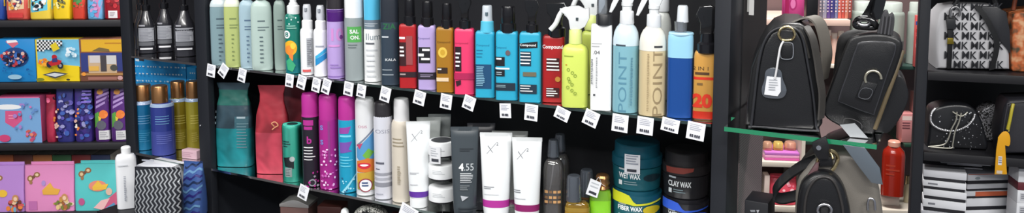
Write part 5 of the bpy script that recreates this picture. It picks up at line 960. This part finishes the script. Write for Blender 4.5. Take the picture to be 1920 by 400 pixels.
link('upright', inv(fbox(BG, U(1506), U(1513), 0, .3, 0, ZK['a']-.03, .001), bk), PALE, bk); link('back_panel', inv(fbox(BG, U(1380), U(1790), .3, .32, 0, 2.2), bk), PINKW, bk); link('plinth', inv(fbox(BG, U(1400), U(1760), .01, .28, 0, .1), bk), PALE, bk)
def bx(px0, px1, pyt, pyb, k, col, name, label, cat, group=None, D=.08, art=None, z=None, rz=22, rough=.4):
    b = Box(name, label, cat, px0, px1, pyt, pyb, ZK[k] if z is None else z, rz, D, group); b.box(M(col, rough), .0015); 
    if art: a = b.art(); art(a); b.put(a)
    return b
BC = [((120, 116, 130), 'grey'), ((150, 150, 170), 'silver'), ((90, 70, 140), 'violet'), ((60, 60, 120), 'navy'), ((110, 120, 160), 'steel blue'), ((200, 100, 90), 'coral'), ((190, 80, 70), 'brick red'), ((206, 130, 110), 'salmon'), ((160, 76, 70), 'rust')]
x = 1536
for i, (c, n) in enumerate(BC):
    w = (6, 8, 7, 8, 6, 7, 6, 7, 6)[i]; bx(x, x+w-.4, -30-(i % 3)*4, 35, 'a', c, 'cosmetic_carton', n+' upright carton in the row beyond the handbags', 'carton', 'upright cartons beyond the handbags', .06, (lambda a, x=x: a.N(x+1.5, 2, x+4.5, 26, 4, (220, 200, 200), .4, .2))); x += w
def canister(px0, px1, top, pyb, label, lidtop=None):
    it = It('canister', label, 'canister', px0, px1, pyb, ZK['b'], 'pale canisters beyond the handbags', 1, 1, back=.05); it.body([(pyb, .97), (pyb-2, 1), (top+6, 1), (top+2, .97), (top, .9)], M((150, 160, 152), .35)); it.cap('lid', it.pc, [(top+1, (px1-px0)/2*.8), (top-16, (px1-px0)/2*.8), (top-18, (px1-px0)/2*.74)], M((186, 194, 188), .35)); return it
canister(1592, 1637, 20, 124, 'pale sage canister behind the patent strap'); canister(1644, 1690, 22, 126, 'pale sage canister beyond the leaning handbag, wider one'); canister(1698, 1724, 22, 125, 'pale sage canister against the black upright')
b = bx(1686, 1692, 78, 126, 'b', (60, 60, 62), 'small_tube', 'thin dark tube standing between two sage canisters', 'tube', None, .012)
it = It('cosmetic_bottle', 'pink cosmetic bottle standing above the black end-on handbag', 'bottle', 1466, 1506, 39, ZK['a'], None, 1, .6, 3); it.body([(39, .95), (36, 1), (-30, 1), (-36, .8)], M((196, 70, 130), .2, 0, .4)); it.band('clear_base', 29, 38, M((222, 190, 206), .2)); a = it.A(); a.E(1486, 6, 7, 12, (160, 36, 100)); a.E(1486, 6, 4.5, 9, (206, 110, 160)); a.R(1472, -20, 1479, 28, (150, 30, 80)); it.print(a)
bx(1512, 1533, -40, 39, 'a', (26, 26, 30), 'carton', 'black upright carton beside the pink cosmetic bottle', 'carton', None, .05)
b = Box('paper_strip', 'white folded paper strip hanging at the woven end panel', 'paper strip', 1404, 1413, -40, 29, CU.hit(1408, 29, .1)[1], 0, .002); b.box(M((216, 216, 214), .5), 0, 'fold'); link('fold', box(-b.W*.9, -b.W*.4, -.0006, .0006, .006, b.H, 0), M((170, 170, 168), .5), b.e)
# clutter between and below the bags
R = random.Random(12)
CL = [(1546, 1560, 232, 268, 'c', (92, 72, 74), 'dusty pink carton low between the two shelf handbags'), (1560, 1574, 238, 268, 'c', (96, 78, 88), 'mauve carton low between the two shelf handbags'), (1690, 1712, 214, 268, 'c', (196, 130, 130), 'rose carton behind the small navy box'), (1713, 1734, 176, 268, 'c', (200, 142, 138), 'tall rose carton touching the black upright')]
for p0, p1, t, q, k, c, lb in CL: bx(p0, p1, t, q, k, c, 'carton', lb, 'carton', 'pink cartons on the dark green shelf', .06, lambda a, p0=p0, p1=p1, t=t: (a.R(p0+2, t+4, p1-2, t+12, (232, 206, 200)), a.N(p0+2, t+16, p1-2, t+30, 3, (120, 70, 80), .4)))
bx(1696, 1712, 224, 258, 'c', (60, 90, 130), 'small_box', 'small navy and red box before the rose cartons', 'box', None, .02, lambda a: (a.R(1697, 226, 1711, 236, (40, 40, 50)), a.R(1697, 250, 1711, 257, (180, 60, 70))))
for i, (p0, p1, t, c, n) in enumerate(((1716, 1727, 100, (220, 90, 90), 'red'), (1727, 1738, 92, (230, 190, 170), 'peach'))): bx(p0, p1, t-70, 127, 'b', c, 'carton', n+' slim carton on the canister shelf at the black upright', 'carton', None, .03, lambda a, p0=p0: [a.R(p0+1, 40+j*14, p0+9, 47+j*14, (R.choice([(60, 40, 60), (240, 220, 210), (190, 60, 60), (60, 80, 150)]))) for j in range(6)])
for i, (p0, p1, t, c, n) in enumerate(((1545, 1556, 56, (226, 150, 120), 'apricot'), (1556, 1568, 62, (236, 196, 180), 'cream pink'), (1568, 1580, 58, (224, 170, 150), 'peach'))):
    it = It('cosmetic_jar', n+' cosmetic jar below the upright cartons', 'jar', p0, p1, 122, ZK['b'], 'peach cosmetic jars', 1, 1, back=.03); it.body([(122, .95), (119, 1), (t+12, 1), (t+10, .9)], M(c, .3)); it.cap('lid', it.pc, [(t+11, 5.4), (t, 5.4)], M((240, 222, 210), .3))
link('shelf_board', inv(fbox(BG, U(1513), U(1590), 0, .28, ZK['b']-.012, ZK['b'], .001), bk), PALE, bk)
# pink corner low at the left
for i, (t, c, n) in enumerate(((297, (206, 90, 160), 'magenta'), (292, (230, 160, 200), 'pale pink'), (287, (190, 110, 190), 'lilac'))):
    z0 = ZK['d'] if i == 0 else zprev; zprev = BG.hit(1465, t, .02)[1]
    b = Box('flat_pack', n+' flat pack in the little pile on the pale shelf', 'pack', 1434, 1499, 280, 302, ZK['d'], 22, .12, 'pink flat packs'); b.e.location.z = z0+.0004; link('pack', box(-b.W/2, b.W/2, -.06, .06, 0, zprev-z0-.0004, .001), M(c, .35), b.e)
for i, (x0, x1, c, n) in enumerate(((1430, 1447, (206, 150, 120), 'copper compact'), (1449, 1468, (214, 180, 90), 'gold compact'), (1470, 1492, (200, 140, 116), 'bronze compact'))):
    it = It('compact', n+' lying on the pink flat packs', 'compact', x0, x1, 283, zprev, 'metallic compacts', 1, .8, 3); it.body([(283, .92), (280, 1), (276, 1)], M(c, .3, .5)); it.cap('lid', it.pc, [(276, (x1-x0)/2), (269, (x1-x0)/2*.98), (266, (x1-x0)/2*.8)], M([min(255, v+26) for v in c], .3, .4))
b = Box('heart_bag', 'red and pink heart print paper bag in the pale corner shelf', 'bag', 1443, 1496, 333, 386, ZK['e'], 22, .06); b.pouch(M((214, 70, 90), .4), .5, 'bag'); a = b.art(); a.splash(1470, 356, 20, 16, 14, [(236, 130, 150), (200, 40, 70), (244, 190, 196)], 4, 2); b.put(a)
bx(1432, 1442, 330, 384, 'e', (226, 206, 196), 'carton', 'slim cream carton beside the heart print bag', 'carton', None, .05)
it = It('red_bottle', 'big clear red bottle with pale cap under the end of the green shelf', 'bottle', 1652, 1692, 370, BG.hit(1672, 366, .03)[1], None, 1, .8, 3); it.body([(370, .95), (366, 1), (290, 1), (282, .9), (276, .6), (272, .5)], M((150, 34, 20), .15, 0, .5)); it.cap('cap', it.pc, [(274, 11), (266, 11), (264, 9)], M((222, 160, 140), .35)); a = it.A(); a.N(1660, 306, 1684, 330, 3, (176, 60, 40), .4); it.print(a)
zz = it.e.location.z
bx(1640, 1686, 369, 386, 'e', (232, 222, 212), 'carton', 'white carton under the big red bottle', 'carton', None, .12)
c = bpy.data.objects[[o.name for o in bpy.data.objects if o.get('label') == 'white carton under the big red bottle'][0]]
for ch in c.children:
    for v in ch.data.vertices:
        if v.co.z > .005: v.co.z = zz-.0015-c.location.z
for i, (p0, p1, t, c, n) in enumerate(((1694, 1704, 330, (200, 190, 160), 'pale gold'), (1706, 1715, 318, (180, 160, 120), 'amber'), (1718, 1726, 326, (90, 80, 70), 'brown'))):
    it = It('small_bottle', n+' small bottle standing beyond the big red bottle', 'bottle', p0, p1, 386, ZK['e'], 'small bottles low beyond the handbags', 1, 1, back=.03); it.body([(386, .95), (383, 1), (t+20, 1), (t+14, .6)], M(c, .2)); it.cap('cap', it.pc, [(t+15, 3.4), (t, 3.4)], GOLD)
# ---------------------------------------------------------------- light
w = bpy.data.worlds.new('world'); SC.world = w; w.use_nodes = True
w.node_tree.nodes['Background'].inputs[0].default_value = (.80, .88, 1, 1); w.node_tree.nodes['Background'].inputs[1].default_value = .38
def lamp(x, y, z, sx, sy, e, c=(1, .98, .95)):
    root = thing('ceiling_light', LAMPS.pop(0), 'ceiling light', (x, y, 3.0)); link('housing', box(-sx/2-.03, sx/2+.03, -sy/2-.03, sy/2+.03, -.05, 0), WHT, root)
    l = bpy.data.lights.new('tube', 'AREA'); l.shape = 'RECTANGLE'; l.size = sx; l.size_y = sy; l.energy = e; l.color = c
    o = bpy.data.objects.new('tube', l); COL.objects.link(o); o.location = (0, 0, -.055); o.parent = root
LAMPS = ['long white ceiling light over the aisle before the hair products', 'long white ceiling light further back over the aisle', 'long white ceiling light over the toy shelves', 'added ceiling light brightening the shelves beyond the handbags', 'long white ceiling light behind the viewer', 'added short ceiling light filling the accessory shelving and woven panel']
lamp(-.7, .2, 3, 1.8, .3, 42); lamp(.4, -1.4, 3, 1.8, .3, 125); lamp(-2.2, .6, 3, 1.2, .3, 30); lamp(-.4, 2.45, 3, 1.4, .3, 125); lamp(-1.8, -1.4, 3, 1.8, .3, 80)  # the one beyond the handbags is added to brighten those shelves
lamp(1.3, .2, 3, 1.2, .3, 75)  # added fill for the accessory shelving and the woven end panel
SC.view_settings.view_transform = 'Standard'; SC.view_settings.look = 'None'; SC.view_settings.gamma = 1; SC.view_settings.exposure = -.28; SC.view_settings.use_curve_mapping = False
